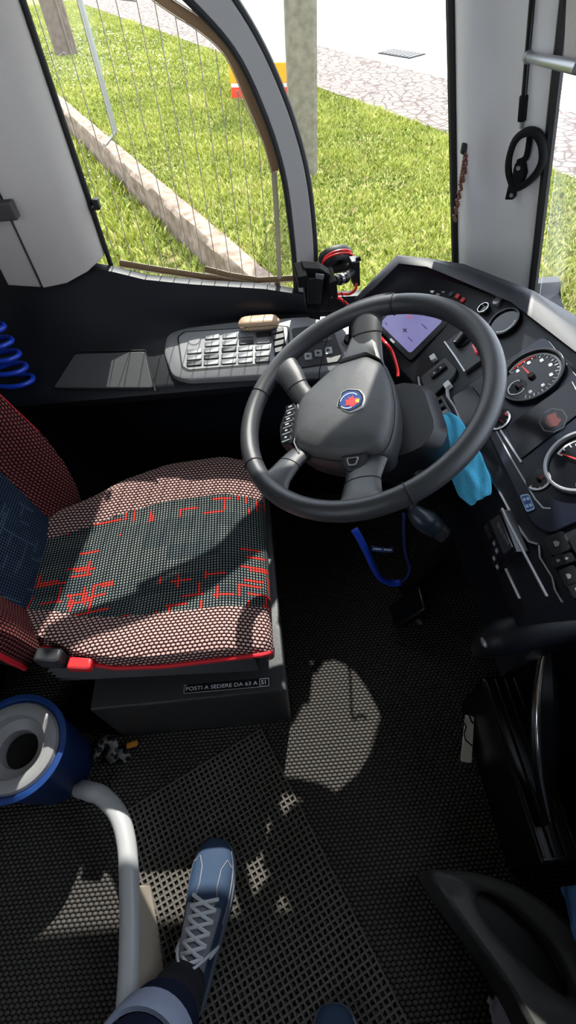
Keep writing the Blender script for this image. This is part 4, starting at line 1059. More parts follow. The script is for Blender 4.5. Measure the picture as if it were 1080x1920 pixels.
for s_ in (.2, .8): MB().sphere(cl0.lerp(cr0, s_) - pu * .0205 + V3(0, 0, -.003), .0038 if s_ < .5 else .0026, 10, 8).build('snap_stud', M['brass'], t)

# ================================================================ PILLAR FITTINGS
c = at(181, 382, y=1.262); t = thing('blind_clip', c, 'small black clip on the edge of the beige window pillar', 'clip')
MB().box(c, (.014, .018, .022)).build('clip_body', M['rubber'], t, bevel=.003); MB().box(c + V3(-.011, -.002, -.007), (.012, .008, .006)).build('clip_tongue', M['rubber'], t, bevel=.002)
c = at(14, 394, y=1.16); t = thing('coat_hook', c, 'dark brown hook on the beige pillar at the left edge', 'hook')
MB().box(c + V3(-.01, 0, 0), (.055, .026, .034)).build('hook_plate', M['iron'], t, bevel=.004); MB().box(c + V3(-.02, 0, .028), (.03, .02, .03)).build('hook_post', M['iron'], t, bevel=.004)
# blind rod, arm and crank ring on the front pillar
def apil(px, py, off=.0):   # hit the inner face of the front pillar (two tilted planes, take the broad one)
    O = Vector((.565, 1.205, .775)); n = Vector((-.74, -.67, -.18)).normalized(); r = ray(px, py); t_ = (O - CAMP + n * off).dot(n) / r.dot(n); return CAMP + r * t_
t = thing('blind_guide', apil(978, 225, .008), 'black blind guide rod with a grey arm on the front pillar', 'blind guide')
r0_, r1_ = apil(1003, -60, .012), apil(979, 222, .012)
MB().tube([r0_, r1_], .0052, 10).build('rod', M['satin'], t); MB().tube([r0_.lerp(r1_, .82), r0_.lerp(r1_, 1.02)], .0085, 10).build('rod_end', M['matte'], t, bevel=.002)
MB().tube([r1_, r1_ + (r1_ - r0_).normalized() * .016], .004, 8).build('end_pin', M['galv'], t)
a_ = apil(991, 107, .016); b_ = at(1062, 122, x=.50)
MB().tube([a_, a_.lerp(b_, .5), at(1080, 126, x=.51), at(1200, 150, x=.6)], [.007, .0085, .0095, .0095], 12).build('arm', M['steel'], t)
MB().sphere(a_, .010, 12, 8).build('arm_pivot', M['galv'], t)
vq = [at(1068, -160, x=.52), at(1056, 119, x=.52), at(1190, 150, x=.52), at(1190, -160, x=.52)]; MB().loft([vq, [p_ + V3(.008, .006, 0) for p_ in vq]]).build('visor_panel', M['pillar'], t, bevel=.002, smooth=False)
c = apil(981, 308, .03); Fk = Frame(c, apil(1020, 304, .03) - c, apil(984, 262, .03) - c)
t = thing('blind_crank', apil(958, 365, .004), 'black oval ring bracket screwed to the light grey front pillar', 'bracket')
ovc = [Fk.hit(*q) for q in ((955, 330), (954, 300), (965, 265), (985, 248), (1005, 250), (1017, 270), (1018, 300), (1006, 325), (985, 345), (965, 352))]
mb = MB(); mb.tube(smooth_loop(ovc, 5), .0095, 10, closed=True, flat=.7); mb.build('ring', M['matte'], t)
mb = MB(); mb.tube(spline([Fk.hit(993, 258, -.004), Fk.hit(989, 285, -.004), Fk.hit(984, 298, -.004), Fk.hit(972, 304, -.006)], 5), .006, 8); mb.build('lever', M['matte'], t)
MB().prism(Fk, round_poly(Fk.poly([(968, 304), (980, 304), (984, 328), (976, 350), (962, 350), (964, 318)]), .003), -.014, .006).build('lever_plate', M['matte'], t, bevel=.002)
MB().prism(Fk, round_poly(Fk.poly([(954, 345), (968, 350), (963, 374), (947, 374)], -.012), .003), -.026, -.010).build('foot', M['matte'], t, bevel=.002)
for (px, py, z) in ((972, 315, .006), (959, 366, -.010)): MB().disc(Fk, Fk.uv(px, py, z), .0042, z - .001, z + .0015, 14).build('screw', M['silver'], t)
# bead chain on the pillar
t = thing('bead_chain', at(855, 410, y=1.235), 'brown bead chain hanging from the edge of the front pillar', 'bead chain')
MB().box(at(870, 278, y=1.235), (.012, .012, .02)).build('chain_hook', M['rubber'], t, bevel=.003)
mb = MB(); cp = resample(spline([at(a, b_, y=1.232) for a, b_ in ((871, 288), (876, 300), (872, 318), (865, 345), (859, 375), (854, 402), (852, 414))], 4), 26)
for k, p_ in enumerate(cp): mb.sphere(p_ + V3(.003 * math.sin(k * 2.1), 0, 0), .0042, 8, 6)
mb.build('beads', M['brown'], t)
mb = MB(); cp = resample(spline([at(a, b_, y=1.235) for a, b_ in ((872, 288), (868, 310), (862, 345))], 4), 10)
for k, p_ in enumerate(cp): mb.sphere(p_, .0038, 8, 6)
mb.build('beads', M['brown'], t)
# coiled hose at the far left
mb = MB(); c = at(-12, 655, y=1.06); hp = []
for k in range(5 * 20 + 6):
    a = 2 * PI * k / 20; hp.append(c + V3(.050 * math.cos(a), .035 * math.sin(a), .088 - .036 * k / 20 * 1.0))
hp = [hp[0] + V3(-.05, .03, .05)] + hp + [hp[-1] + V3(-.06, .03, -.05)]
mb.tube(hp, .0062, 10); tag(mb.build('coiled_hose', M['bluehose']), 'blue coiled air hose hanging on the wall at the left edge above the seat', 'hose')
#PART5
# ================================================================ DRIVER SEAT
T = thing('driver_seat', (-.30, .66, .27), 'driver seat in black, red and pink dotted cloth with red piping and a red buckle', 'seat')
def yn(x): return interp(x, [-.60, -.53, -.46, -.38, -.28, -.05], [.47, .452, .415, .395, .388, .392])
def yf(x): return interp(x, [-.60, -.50, -.42, -.30, -.15, -.05], [.80, .845, .90, .945, .955, .925])
XS = [lerp(-.60, -.075, k / 24) for k in range(25)]
def csec(x, drop=0., k=0.):
    a, b_ = yn(x), yf(x); f = max(0, (x + .17) / .12); fr = .022 * f * f
    def zc(y):
        t = (y - a) / (b_ - a); side = abs(2 * t - 1)
        z = .415 + .028 * max(0, side - .45) / .55 - .10 * max(0, side - .86) ** 2 * 6
        return z - fr + .008 * math.sin(t * PI)
    rows = [(a + .035, .325), (a + .012, .35), (a + .002, .385), (a - .003, .405)]
    for j in range(23):
        t = j / 22; y = lerp(a + .006, b_ - .006, t); rows.append((y, zc(y)))
    rows += [(b_ + .003, .405), (b_ - .002, .385), (b_ - .012, .35), (b_ - .035, .325)]
    out = []
    for y, z in rows:
        if k: z = lerp(z, .325, k); y = lerp(y, (a + b_) / 2, .06 * k)
        out.append(V3(x, y, z))
    return out
rows = [csec(x) for x in XS]; xend = -.075
for k, dx in ((.06, .012), (.16, .021), (.32, .026), (.55, .026), (.8, .02), (1., .008)):
    r = csec(xend, k=k); rows.append([p_ + V3(dx, 0, 0) for p_ in r])
uv = []
su = 0.
cumu = [0.]
for i in range(1, len(rows)): cumu.append(cumu[-1] + (rows[i][15] - rows[i - 1][15]).length)
for i, r in enumerate(rows):
    s_ = 0.; q = [(cumu[i], r[0].y)]; base = r[0].y
    acc = [0.]
    for j in range(1, len(r)): acc.append(acc[-1] + (r[j] - r[j - 1]).length)
    midk = acc[15]
    uv.append([(cumu[i], 1. + acc[j] - midk) for j in range(len(r))])
NJ = len(rows[0])
def cmi(i, j):
    y0_ = rows[min(i, 24)][j].y; a, b_ = yn(XS[min(i, 24)]), yf(XS[min(i, 24)])
    t = (y0_ - a) / (b_ - a); return 1 if (.17 < t < .76 and 4 <= j < NJ - 5) else 0
mb = MB(); mb.grid(rows, mi=cmi, uv=uv); mb.build('seat_cushion', [M['bolster'], M['centre']], T)
pp = [V3(x, yn(x) - .006, .408 - .004 * math.sin((x + .6) * 8)) for x in XS] + [V3(-.052, yn(-.06) + .004, .395)]
MB().tube(pp, .0050, 8).build('piping', M['piping'], T)
pp = [V3(x, yf(x) + .005, .410) for x in XS] + [V3(-.055, yf(-.06) - .006, .398)]
MB().tube(pp, .0058, 8).build('piping', plain('dark red piping', (.30, .01, .02), .5), T)
# suspension bellows and base frame
mb = MB(); secs = []
for k in range(9):
    z = .335 - k * .010; e_ = .012 if k % 2 else 0.
    secs.append([V3(-.57 + e_, .43 + e_, z), V3(-.09 - e_, .41 + e_, z), V3(-.09 - e_, .90 - e_, z), V3(-.57 + e_, .88 - e_, z)])
mb.loft(secs); mb.build('suspension_bellows', M['plastic_soft'], T, smooth=False)
# backrest
BZ = [.395, .415, .45, .52, .60, .70, .82, .95, 1.05, 1.12]
def bsec(z):
    t = z - .40; xb = -.585 - .20 * max(0, t); w = interp(z, [.36, .45, .6, .9, 1.12], [.235, .25, .265, .25, .20]); yc = .655
    bo = interp(z, [.36, .45, .55, .8, 1.1], [.03, .055, .075, .06, .03]); P = []
    for j in range(21):
        u = -1 + 2 * j / 20; side = max(0, (abs(u) - .52) / .48); x = xb + bo * math.sin(min(1, side * 1.25) * PI / 2) - (.05 * max(0, side - .8) * 5) ** 1.0 * .6
        P.append(V3(x, yc + w * u, z))
    P += [V3(xb - .03, yc + w * .98, z), V3(xb - .10, yc + w * .8, z), V3(xb - .11, yc - w * .8, z), V3(xb - .03, yc - w * .98, z)]
    return P
br = [bsec(z) for z in BZ]
uvb = []
for i, r in enumerate(br):
    acc = [0.]
    for j in range(1, len(r)): acc.append(acc[-1] + (r[j] - r[j - 1]).length)
    uvb.append([(BZ[i], a) for a in acc])
mb = MB(); mb.grid(br, mi=lambda i, j: 1 if 5 <= j < 15 else (2 if j >= 20 else 0), uv=uvb, closed_v=True)
o = len(mb.v) - 25; mb.f.append(tuple(range(o, o + 25))); mb.f.append(tuple(range(0, 25))[::-1])
mb.mi[len(mb.f) - 1] = 2; mb.mi[len(mb.f) - 2] = 2
bk = mb.build('backrest', [fabric_bolster('shade-darkened red back cloth', (.05, .007, .010), (.19, .06, .05), (.006, .003, .004)), M['backblue'], M['plastic_soft']], T)  # bolster cloth coloured darker here for the shade on the backrest
for j in (0, 20):
    MB().tube([r[j] + V3(-.002, -.004 if j == 0 else .004, 0) for r in br], .0058, 8).build('piping', M['piping'], T)
# buckle
mb = MB(); c = at(97, 1234, z=.425); mb.box(c, (.055, .030, .045), Matrix.Rotation(-.15, 3, 'Z')); bu = mb.build('buckle_housing', M['key_dark'], T, bevel=.006)
c2 = at(152, 1246, z=.415); MB().box(c2, (.050, .026, .022), Matrix.Rotation(-.12, 3, 'Z')).build('buckle_button', M['redplastic'], T, bevel=.005)
MB().tube([c + V3(-.02, .01, -.02), c + V3(-.05, .06, -.09)], .010, 8).build('buckle_stalk', M['matte'], T)
# pedestal
PT = .25
pd = thing('seat_pedestal', (-.3, .66, 0), 'dark metal pedestal box under the driver seat with a white lettered strip along its edge', 'seat pedestal')
y0b = at(440, 1305, z=PT).y - .002
x1b = at(537, 1290, z=PT).x
MB().loft([[V3(-.485, y0b, z), V3(x1b, y0b + .004, z), V3(x1b - .012, .95, z), V3(-.485, .95, z)] for z in (0, PT)]).build('pedestal_box', plain('dark sheen metal', (.05, .052, .056), .36, .35, bump=.15, bscale=60), pd, bevel=.004, smooth=False)
a_, b_ = at(345, 1293, z=PT), at(505, 1279, z=PT)
FL = Frame(a_, b_ - a_, Vector((0, 0, 1)).cross(b_ - a_)); LL = (b_ - a_).length
st_ = MB().prism(FL, [(-.002, -.0105), (LL + .002, -.0105), (LL + .002, .0105), (-.002, .0105)], .0, .0012).build('label_strip', M['matte'], pd, smooth=False)
mb = MB(); t0 = len(mb.v); mb.text(FL, 'POSTI A SEDERE DA 63 A', .0122, (.0035, 0), z=.0015, align='LEFT')
us = [(v - FL.O).dot(FL.x) for v in mb.v]; k = (LL * .862 - .0035) / (max(us) - .0035)
mb.v = [v + FL.x * (((v - FL.O).dot(FL.x) - .0035) * (k - 1)) for v in mb.v]
mb.build('label_lettering', M['white'], st_, smooth=False)
mb = MB(); mb.text(FL, '51', .0135, (LL * .937, 0), z=.0015, bold=True)
for (x0, x1, y0, y1) in ((LL * .885, LL, .0082, .0095), (LL * .885, LL, -.0095, -.0082), (LL * .885, LL * .892, -.0095, .0095), (LL * .993, LL, -.0095, .0095), (0, .006, .0085, .0095), (0, .001, -.0095, .0095), (0, LL * .88, -.0097, -.0091)):
    mb.prism(FL, [(x0, y0), (x1, y0), (x1, y1), (x0, y1)], .0012, .0017)
mb.build('label_lettering', M['white'], st_, smooth=False)

# ================================================================ FLOOR THINGS
# grid mat: real bars; its free edge runs from the seat pedestal towards the person
e0_, e1_ = at(523, 1436, z=0), at(600, 1590, z=0); ev = (e1_ - e0_).normalized(); en = Vector((ev.y, -ev.x, 0))
if en.x > 0: en = -en
FGm = Frame(e0_, ev, en if Vector((0, 0, 1)).dot(ev.cross(en)) > 0 else en); sg = 1 if ev.cross(en).z > 0 else -1
mb = MB(); pc = .0125; U0, U1, V0, V1 = -.10, .58, 0, .42
def gp(u, v, z): return e0_ + ev * u + en * v + Vector((0, 0, z))
nu = int((U1 - U0) / pc); nv = int((V1 - V0) / pc)
for i in range(nu + 1):
    u = U0 + i * pc; w = .0021; mb.loft([[gp(u - w, V0, z), gp(u + w, V0, z), gp(u + w, V1, z), gp(u - w, V1, z)] for z in (.001, .007)])
for j in range(nv + 1):
    v = V0 + j * pc; w = .0021; mb.loft([[gp(U0, v - w, z), gp(U0, v + w, z), gp(U1, v + w, z), gp(U1, v - w, z)] for z in (.001, .0066)])
tag(mb.build('grid_mat', M['gridmat'], smooth=False), 'open grid rubber mat on the floor beside the shoe, laid over the looped matting', 'mat')
# waste bin
c = at(24, 1400, z=.29); tilt = Vector((.10, -.06, 1)).normalized(); RB = .104
t = thing('waste_bin', Vector((c.x, c.y, 0)), 'round blue bin with a grey funnel rim and dark opening beside the seat', 'bin')
base = c - tilt * .298
MB().lathe(base, [(.085, 0), (.088, .004), (RB - .004, .27), (RB + .004, .285), (RB + .004, .297), (RB - .006, .298), (RB - .014, .288)], 48, tilt).build('bin_body', M['bluebin'], t)
MB().lathe(base, [(RB - .010, .286), (RB - .016, .300), (RB - .028, .304), (RB - .040, .300), (.060, .276), (.040, .266), (.038, .24), (.036, .12)], 48, tilt).build('funnel_rim', M['greylid'], t)
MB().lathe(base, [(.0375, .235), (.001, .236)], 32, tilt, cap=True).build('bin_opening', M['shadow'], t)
# small printed strap and orange tag on the floor behind the bin
t = thing('printed_strap', at(208, 1405, z=.03), 'black and white printed strap lying in the dark beside the bin', 'strap')
def floor_ribbon(nm, px, zs, w, mt):
    c_ = resample(spline([at(a, b_, z=z) for (a, b_), z in zip(px, zs)], 5), 24); P = []
    for i, p_ in enumerate(c_):
        t_ = (c_[min(i + 1, 23)] - c_[max(0, i - 1)]).normalized(); sd = t_.cross(Vector((0, 0, 1))).normalized(); P.append([p_ - sd * w / 2, p_ + sd * w / 2 + V3(0, 0, .004 * math.sin(i))])
    return MB().grid(P).build(nm, mt, t, solid=.002)
def strapmat():
    mt, nt, b = newmat('black and white strap'); x, y = uvxy(nt, 'Object'); n = nt.nodes.new('ShaderNodeTexVoronoi'); n.inputs['Scale'].default_value = 60
    tc = nt.nodes.new('ShaderNodeTexCoord'); nt.links.new(tc.outputs['Object'], n.inputs['Vector'])
    c_ = mixrgb(nt, E(nt, n.outputs['Distance']).gt(.45), (.006, .006, .007), (.22, .21, .2)); nt.links.new(c_, b.inputs['Base Color']); return mt
floor_ribbon('strap', [(176, 1425), (190, 1395), (206, 1385), (214, 1405), (204, 1425), (226, 1412), (240, 1425)], [.02, .035, .04, .035, .02, .03, .02], .022, strapmat())
tag(MB().box(at(248, 1396, z=.03), (.030, .014, .010), Matrix.Rotation(.2, 3, 'Z')).build('orange_tag', plain('orange tag', (.6, .22, .02), .5), bevel=.003), 'small orange tag lying beside the printed strap under the seat', 'tag')
# handrail
HZ = .12
hp = spline([at(150, 1480, z=.01), at(158, 1480, z=.085), at(172, 1485, z=.116), at(192, 1493, z=HZ), at(222, 1528, z=HZ), at(238, 1585, z=HZ), at(243, 1680, z=HZ), at(243, 1780, z=HZ), at(240, 1860, z=HZ), at(232, 1990, z=HZ), at(225, 2120, z=HZ)], 6)
t = thing('low_rail', V3(hp[30].x, hp[30].y, 0), 'low grey curved rail on the floor left of the shoe', 'rail')
MB().tube(hp, .0205, 16).build('rail_tube', M['rail'], t)
a_ = at(258, 1690, z=.09); b2 = at(300, 1850, z=.0); 
pl_ = [(at(256, 1660, z=.10)), (at(258, 1760, z=.10)), (at(256, 1860, z=.10)), (at(250, 1990, z=.10))]
lo_ = [Vector((p_.x + .028 * interp(i, [0, 1, 2, 3], [.1, .7, 1.2, 1.3]), p_.y, .001)) for i, p_ in enumerate(pl_)]
MB().loft([[u - V3(.012, 0, 0), u, l_, l_ - V3(.03, 0, 0)] for u, l_ in zip(pl_, lo_)]).build('rail_skirt', M['beige'], t, bevel=.003)
for p_ in (hp[8], hp[50]): MB().tube([Vector((p_.x - .004, p_.y, 0)), Vector((p_.x, p_.y, p_.z))], .014, 12).build('rail_post', M['rail'], t)
# pedal
c = at(768, 1140, z=.10); t = thing('foot_pedal', Vector((c.x, c.y, 0)), 'black foot pedal in the dark footwell below the blue lanyard', 'pedal')
MB().box(c, (.03, .075, .13), Matrix.Rotation(.6, 3, 'Y')).build('pedal_plate', M['satin'], t, bevel=.006)
MB().tube([c + V3(.01, 0, -.03), c + V3(.05, 0, -.10)], .010, 10).build('pedal_arm', M['steel'], t)

# ================================================================ STEPWELL SIDE (lower right)
struct(MB().box((.62, -.10, .26), (.10, 1.2, .52)).build('trim_7', M['satin'], smooth=False, bevel=.01))
t = thing('door_grab', at(1030, 1380, z=.36), 'black blade-shaped grab panel with a bright chrome edge at the right', 'grab handle')
ep = spline([at(1024, 1206, z=.47), at(1014, 1260, z=.44), at(1008, 1330, z=.41), at(1010, 1400, z=.37), at(1018, 1470, z=.32), at(1034, 1545, z=.27)], 5)
MB().tube(ep, [.0018 + .0045 * math.sin(PI * k / (len(ep) - 1)) ** .6 for k in range(len(ep))], 10).build('chrome_edge', M['chrome'], t)
mb = MB(); secs = []
for k, p_ in enumerate(ep):
    w = .055 * math.sin(PI * (k + .5) / len(ep)) ** .7; secs.append([p_ + V3(-.008, 0, -.008), p_ + V3(.0, 0, -.001), p_ + V3(w * .6, 0, -.004), p_ + V3(w, 0, -.03), p_ + V3(w * .8, 0, -.06), p_ + V3(-.004, 0, -.03)])
mb.loft(secs); mb.build('grab_body', M['satin'], t)
# ribs on the dark panel
t = thing('ribbed_panel', at(930, 1400, z=.0), 'black ribbed side panel in the shade left of the chrome-edged grab panel', 'panel')
rp0, rp1 = at(905, 1270, z=.2), at(895, 1500, z=.2)
mb = MB(); mb.box((.47, .18, .11), (.08, .36, .22)); mb.build('panel_body', M['satin'], t, bevel=.006)
for k in range(4): MB().box((.436 + .022 * k, .18, .223), (.006, .34, .012)).build('rib', M['satin'], t, bevel=.002)
c = at(870, 1385, z=.05); t = thing('cream_card', V3(c.x, c.y, 0), 'cream card with a black scribble standing in the shade beside the footwell', 'card')
Fc = Frame(at(868, 1388, z=.05), (1, .1, 0), (-.15, .75, .6)); pq = Fc.poly([(872, 1340), (887, 1343), (884, 1395), (882, 1428), (863, 1426), (866, 1400)])
co = MB().prism(Fc, round_poly(pq, .003), 0, .006).build('card_sheet', M['card'], t, smooth=False)
mb = MB(); mb.tube([Fc.hit(a, b_, .0065) for a, b_ in ((868, 1352), (874, 1362), (870, 1376), (873, 1388), (885, 1398))], .0016, 6); mb.tube([Fc.hit(a, b_, .0065) for a, b_ in ((880, 1342), (884, 1352), (887, 1356))], .0022, 6); mb.build('card_scribble', M['matte'], co)
# moulded trim with long oval recess
FT2 = Frame(at(950, 1760, z=.16), (1, 0, 0), (0, 1, 0))
oo = [(806, 1640), (850, 1632), (910, 1640), (985, 1668), (1060, 1720), (1130, 1790), (1160, 1900), (1160, 2060), (1060, 2060), (1010, 1960), (950, 1850), (880, 1750)]
ii = [(900, 1674), (930, 1676), (975, 1706), (1022, 1750), (1062, 1805), (1085, 1862), (1084, 1880), (1060, 1868), (1010, 1832), (958, 1780), (920, 1735), (900, 1696)]
t = thing('stepwell_trim', FT2.P(0, 0, -.16), 'dark olive grey moulded trim with a long oval recess at the lower right', 'trim panel')
OO = resample([Vector((*q, 0)) for q in smooth_loop(FT2.poly(oo), 5)] + [Vector((*FT2.uv(*oo[0]), 0))], 73)[:-1]
II = resample([Vector((*q, 0)) for q in smooth_loop(FT2.poly(ii), 5)] + [Vector((*FT2.uv(*ii[0]), 0))], 73)[:-1]
mb = MB(); mk = lambda L_, k, z: [FT2.P(lerp(o_.x, i_.x, k), lerp(o_.y, i_.y, k), z) for o_, i_ in zip(OO, II)]
mb.grid([mk(0, 0, -.155), mk(0, 0, -.012), mk(0, .08, -.002), mk(0, .25, .004), mk(0, .75, .0), mk(0, .95, -.006), mk(0, 1., -.012), mk(0, 1.02, -.05)], closed_v=True)
mb.build('trim_frame', M['doortrim'], t)
mb = MB(); mb.prism(FT2, [(q.x, q.y) for q in II], -.06, -.05); mb.build('recess_floor', M['satin'], t, smooth=False)
strip('recess_line', FT2, [(1008, 1752), (1040, 1800), (1056, 1836)], .003, -.05, -.043, M['doortrim'], t)
p_ = at(1078, 1718, z=.19); mb = MB(); P = []
for i in range(9):
    P.append([p_ + V3(-.012 + .06 * i / 8, .045 - .10 * j / 8, .012 * math.sin(i * 1.9 + j * .8)) for j in range(9)])
mb.grid(P); tag(mb.build('blue_bag', plain('bright blue film', (.08, .22, .55), .4), solid=.002, subs=1), 'piece of blue plastic bag on the trim at the right edge', 'bag')
mb = MB(); P = []; c = at(962, 1908, z=.012)
for i in range(15):
    P.append([c + V3(-.045 + .09 * i / 14 + .003 * (j % 2), .030 - .11 * j / 14 + .004 * ((i % 2) - .5) * (j == 0) * 2, .006 * math.sin(i * 1.3 + j) * math.sin(j * .9) + .006) for j in range(15)])
mb.grid(P); tag(mb.build('paper_tissue', M['tissue'], solid=.002), 'lavender paper tissue with a toothed edge lying on the floor at the bottom right', 'tissue')

# ================================================================ PERSON (legs)
def leg_path(s): return s
PB = thing('person', (-.16, -.30, 0), 'person standing in navy jeans with pale turned-up cuffs and blue grey trainers', 'person')
LA = [V3(-.278, -.135, .085), V3(-.295, -.185, .22), V3(-.335, -.265, .46), V3(-.345, -.285, .52), V3(-.27, -.44, .92)]
RA = [V3(.004, -.415, .085), V3(.004, -.43, .22), V3(-.005, -.44, .46), V3(-.01, -.445, .52), V3(-.06, -.45, .92)]
# body: one skinned surface
me = bpy.data.meshes.new('body'); bo = bpy.data.objects.new('body', me); COL.objects.link(bo); bo.parent = PB; o = WO[PB]; WO[bo] = o
vs = [V3(-.165, -.45, .98), V3(-.165, -.46, 1.10)]; es = [(0, 1)]; rad = [.12, .12]
for La, toe in ((LA, V3(-.235, .030, .030)), (RA, V3(.011, -.260, .030))):
    i0 = len(vs); seq = [La[4], La[3], La[2], La[1], La[0], La[0].lerp(toe, .25) + V3(0, 0, -.03), La[0].lerp(toe, .6) + V3(0, 0, -.022), toe]
    vs += seq; rad += [.085, .055, .05, .043, .036, .030, .018, .014]
    es.append((0, i0)); es += [(i0 + k, i0 + k + 1) for k in range(len(seq) - 1)]
    hl = La[0] + (La[0] - toe).normalized() * .035; hl.z = .04; vs.append(hl); rad.append(.022); es.append((i0 + 4, len(vs) - 1))
hd = V3(-.165, -.40, 1.60)
i0 = len(vs); vs += [V3(-.165, -.47, 1.26), V3(-.165, -.46, 1.40), V3(-.165, -.45, 1.47), V3(-.165, -.425, 1.54), V3(-.165, -.405, 1.60), V3(-.165, -.40, 1.665)]; rad += [.14, .11, .05, .06, .082, .06]
es += [(1, i0)] + [(i0 + k, i0 + k + 1) for k in range(5)]
for sx in (-1, 1):
    j = len(vs); W_ = V3(sx * .075, -.115, 1.33)
    vs += [V3(-.165 + sx * .17, -.46, 1.40), V3(-.165 + sx * .22, -.42, 1.14), W_, W_ + V3(-sx * .012, .03, .03)]; rad += [.055, .042, .028, .026]
    es += [(i0 + 1, j), (j, j + 1), (j + 1, j + 2), (j + 2, j + 3)]
    for f in range(4):
        r_ = vs[j + 3]; n_ = len(vs); L_ = (.030, .034, .032, .026)[f]
        vs += [r_ + V3(-sx * .012, .008, -.024 + .017 * f), r_ + V3(-sx * (.012 + L_ * .7), .010, -.026 + .018 * f), r_ + V3(-sx * (.012 + L_), -.006, -.026 + .018 * f)]; rad += [.0085, .008, .007]
        es += [(j + 3, n_), (n_, n_ + 1), (n_ + 1, n_ + 2)]
    n_ = len(vs); vs += [vs[j + 2] + V3(-sx * .018, .004, .045), vs[j + 2] + V3(-sx * .034, .004, .062)]; rad += [.010, .0085]; es += [(j + 2, n_), (n_, n_ + 1)]
me.from_pydata([tuple(v - o) for v in vs], es, []); me.materials.append(M['skin'])
md = bo.modifiers.new('skin', 'SKIN'); md.use_smooth_shade = True
for k, r in enumerate(rad): me.skin_vertices[0].data[k].radius = (r, r)
me.skin_vertices[0].data[0].use_root = True
md = bo.modifiers.new('sub', 'SUBSURF'); md.levels = 1; md.render_levels = 2
def legtube(path, rr, nm, mt, fold=0.):
    c_ = spline(path, 6); n = len(c_); r = [interp(k / (n - 1), [i / (len(rr) - 1) for i in range(len(rr))], rr) * (1 + .03 * math.sin(k * 1.7)) for k in range(n)]
    return MB().tube(c_, r, 24, caps=True).build(nm, mt, PB, subs=1)
for La in (LA, RA):
    legtube([La[0] + V3(0, -.004, -.03), La[0] + V3(0, 0, .01), La[0].lerp(La[1], .55), La[1]], [.034, .045, .057, .060], 'sock', M['sock'])
    lo_ = La[0].lerp(La[1], .55)
    legtube([lo_ + V3(-.004, -.004, .01), La[1] + V3(-.003, -.006, .02), La[2], La[3], La[3].lerp(La[4], .5), La[4]], [.064, .068, .074, .078, .088, .105], 'jeans_leg', M['jeans'])
    d_ = (La[2] - La[1]).normalized(); a_ = La[1] + d_ * .005; ax = d_
    MB().lathe(a_, [(.071, 0), (.0785, .001), (.0795, .02), (.080, .045), (.0775, .050), (.070, .049), (.068, .02), (.071, 0)], 36, ax).build('jeans_cuff', M['cuff'], PB)
mb = MB(); mb.loft([[V3(-.165 + w * math.cos(a), -.45 + h * math.sin(a), z) for a in [2 * PI * k / 28 for k in range(28)]] for z, w, h in ((.84, .15, .10), (.90, .18, .125), (.98, .18, .125), (1.06, .165, .115))]); mb.build('jeans_hips', M['jeans'], PB)
legtube([V3(-.165, -.45, 1.02), V3(-.165, -.46, 1.12), V3(-.165, -.47, 1.26), V3(-.165, -.46, 1.38), V3(-.165, -.452, 1.455)], [.165, .165, .18, .16, .075], 'sweater', M['jeans'])
for sx in (-1, 1): legtube([V3(-.165 + sx * .12, -.46, 1.40), V3(-.165 + sx * .18, -.455, 1.385), V3(-.165 + sx * .222, -.42, 1.14), V3(sx * .085, -.15, 1.30)], [.07, .072, .056, .042], 'sweater_sleeve', M['jeans'])
mb = MB(); secs = []
for k in range(8):
    t_ = k / 7 * 1.5; secs.append([hd + V3(.088 * math.sin(.12 + t_) * math.cos(a), -.022 + .100 * math.sin(.12 + t_) * math.sin(a) * (1 if math.sin(a) < 0 else .75), .03 + .108 * math.cos(.12 + t_)) for a in [2 * PI * q / 24 for q in range(24)]])
mb.loft(secs); mb.build('hair', M['brown'], PB)
for sx in (-1, 1):
    MB().sphere(hd + V3(sx * .032, .078, .012), .011, 12, 8).build('eye', M['white'], PB)
    MB().sphere(hd + V3(sx * .086, -.005, -.005), .022, 10, 8, (.35, .7, 1.2)).build('ear', M['skin'], PB)
MB().sphere(hd + V3(0, .088, -.012), .014, 10, 8, (.8, 1.1, 1.6)).build('nose', M['skin'], PB)
MB().sphere(hd + V3(0, .070, -.050), .022, 10, 8, (1.1, .5, .25)).build('lips', plain('lips', (.4, .16, .14), .5), PB)
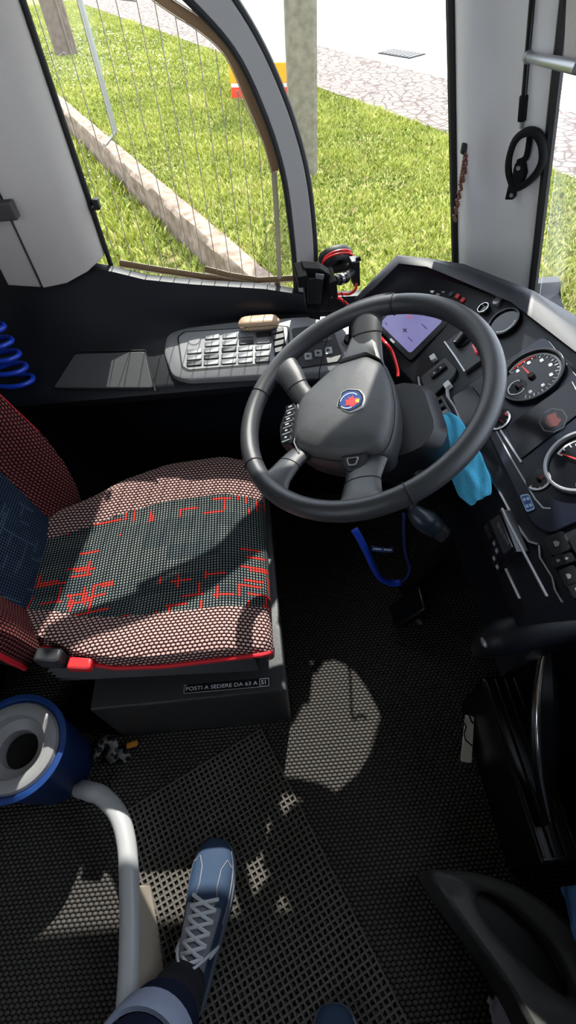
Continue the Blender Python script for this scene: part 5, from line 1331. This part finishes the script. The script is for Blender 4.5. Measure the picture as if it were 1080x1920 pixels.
def shoe(heel, toe):
    heel, toe = Vector(heel), Vector(toe); d_ = (toe - heel); Ln = d_.length; d_.normalize(); sd = Vector((d_.y, -d_.x, 0))
    prof = [(0, .026, .058), (.03, .033, .075), (.10, .036, .088), (.22, .037, .092), (.36, .040, .086), (.50, .045, .074), (.64, .0495, .060), (.78, .050, .050), (.88, .044, .043), (.95, .033, .036), (.99, .017, .029)]
    secs = []; sole = []
    for s_, w, h in prof:
        c_ = heel + d_ * (Ln * s_); off = sd * (.006 * math.sin(s_ * 3.2))
        c_ = c_ + off
        secs.append([c_ + sd * w * math.copysign(abs(math.cos(a)) ** .75, math.cos(a)) + V3(0, 0, .018 + (h - .018) * max(0, math.sin(a)) ** .8) for a in [PI * k / 14 for k in range(15)]])
        sole.append([c_ + sd * w * 1.06 * x + V3(0, 0, z) for x, z in ((-1, .004), (-1.02, .014), (-1, .024), (1, .024), (1.02, .014), (1, .004), (.8, .0005), (-.8, .0005))])
    up = MB().loft(secs).build('shoe_upper', M['suede'], PB, subs=1)
    MB().loft(sole).build('shoe_sole', M['sole'], PB, subs=1)
    # toe overlay line, tongue, laces
    def top(s_, x, dz=.0):
        w = interp(s_, [p_[0] for p_ in prof], [p_[1] for p_ in prof]); h = interp(s_, [p_[0] for p_ in prof], [p_[2] for p_ in prof])
        cx = max(-1, min(1, x)); ca = math.copysign(abs(cx) ** (1 / .75), cx); a = math.acos(ca)
        return heel + d_ * (Ln * s_) + sd * (.006 * math.sin(s_ * 3.2)) + sd * w * cx + V3(0, 0, .018 + (h - .018) * max(0, math.sin(a)) ** .8 + dz)
    P = [[top(s_, x, .003 + .004 * (1 - abs(x) / .5)) for x in (-.5, -.3, -.1, .1, .3, .5)] for s_ in [.22 + .05 * k for k in range(9)]]
    MB().grid(P).build('shoe_tongue', M['tongue'], up, solid=.003, subs=1)
    for x in (-1, 1):
        P = [[top(s_, x * q, .0035) for q in (.42, .52, .66, .8)] for s_ in [.24 + .05 * k for k in range(8)]]
        MB().grid(P).build('eyelet_stay', plain('pale grey leather', (.30, .31, .36), .6) if x < 0 else M['tongue'], up, solid=.003, subs=1)
    mb = MB()
    for k in range(6):
        s_ = .26 + .062 * k
        for x in (-1, 1):
            mb.tube(spline([top(s_, -x * .58, .006), top(s_ + .02, -x * .2, .013), top(s_ + .045, x * .25, .012), top(s_ + .062, x * .58, .006)], 4), .0036, 8, flat=.5)
    for x in (-1, 1): mb.tube(spline([top(.27, 0, .016), top(.28, .35 * x, .026), top(.33, .75 * x, .018), top(.38, 1.0 * x, .012), top(.33, .9 * x, .018)], 4), .0028, 8)
    mb.build('shoe_laces', M['lace'], up)
    for x in (-1, 1):
        mb = MB(); mb.tube([top(s_, x * q, .0012) for s_, q in ((.60, .5), (.70, .40), (.80, .45), (.86, .70), (.82, .92))], .0014, 6); mb.build('shoe_stitching', M['tongue'], up)
    mb = MB(); mb.tube([top(s_, .95, .001) for s_ in [.5 + .06 * k for k in range(8)]], .0016, 6); mb.build('shoe_stitching', M['tongue'], up)
shoe((-.288, -.185, .0075), (-.220, .110, .0075))
shoe((.000, -.475, .0075), (.010, -.180, .0075))

# ================================================================ LIGHT
su = bpy.data.lights.new('sun', 'SUN'); su.energy = 7.8; su.angle = math.radians(.6); su.color = (1, .955, .89)
so = bpy.data.objects.new('sun', su); COL.objects.link(so); so.location = (2, 8, 12)
sdv = Vector((.21, 1, 1.25)).normalized(); so.rotation_euler = sdv.to_track_quat('Z', 'Y').to_euler()
w = bpy.data.worlds.new('sky'); SC.world = w; w.use_nodes = True; bg = w.node_tree.nodes['Background']
bg.inputs[0].default_value = (.80, .87, 1.0, 1); bg.inputs[1].default_value = 2.3
vs_ = SC.view_settings; vs_.view_transform = 'Standard'; vs_.look = 'None'; vs_.exposure = .75; vs_.gamma = 1; vs_.use_curve_mapping = False
SC.cycles.max_bounces = 8; SC.cycles.transparent_max_bounces = 16
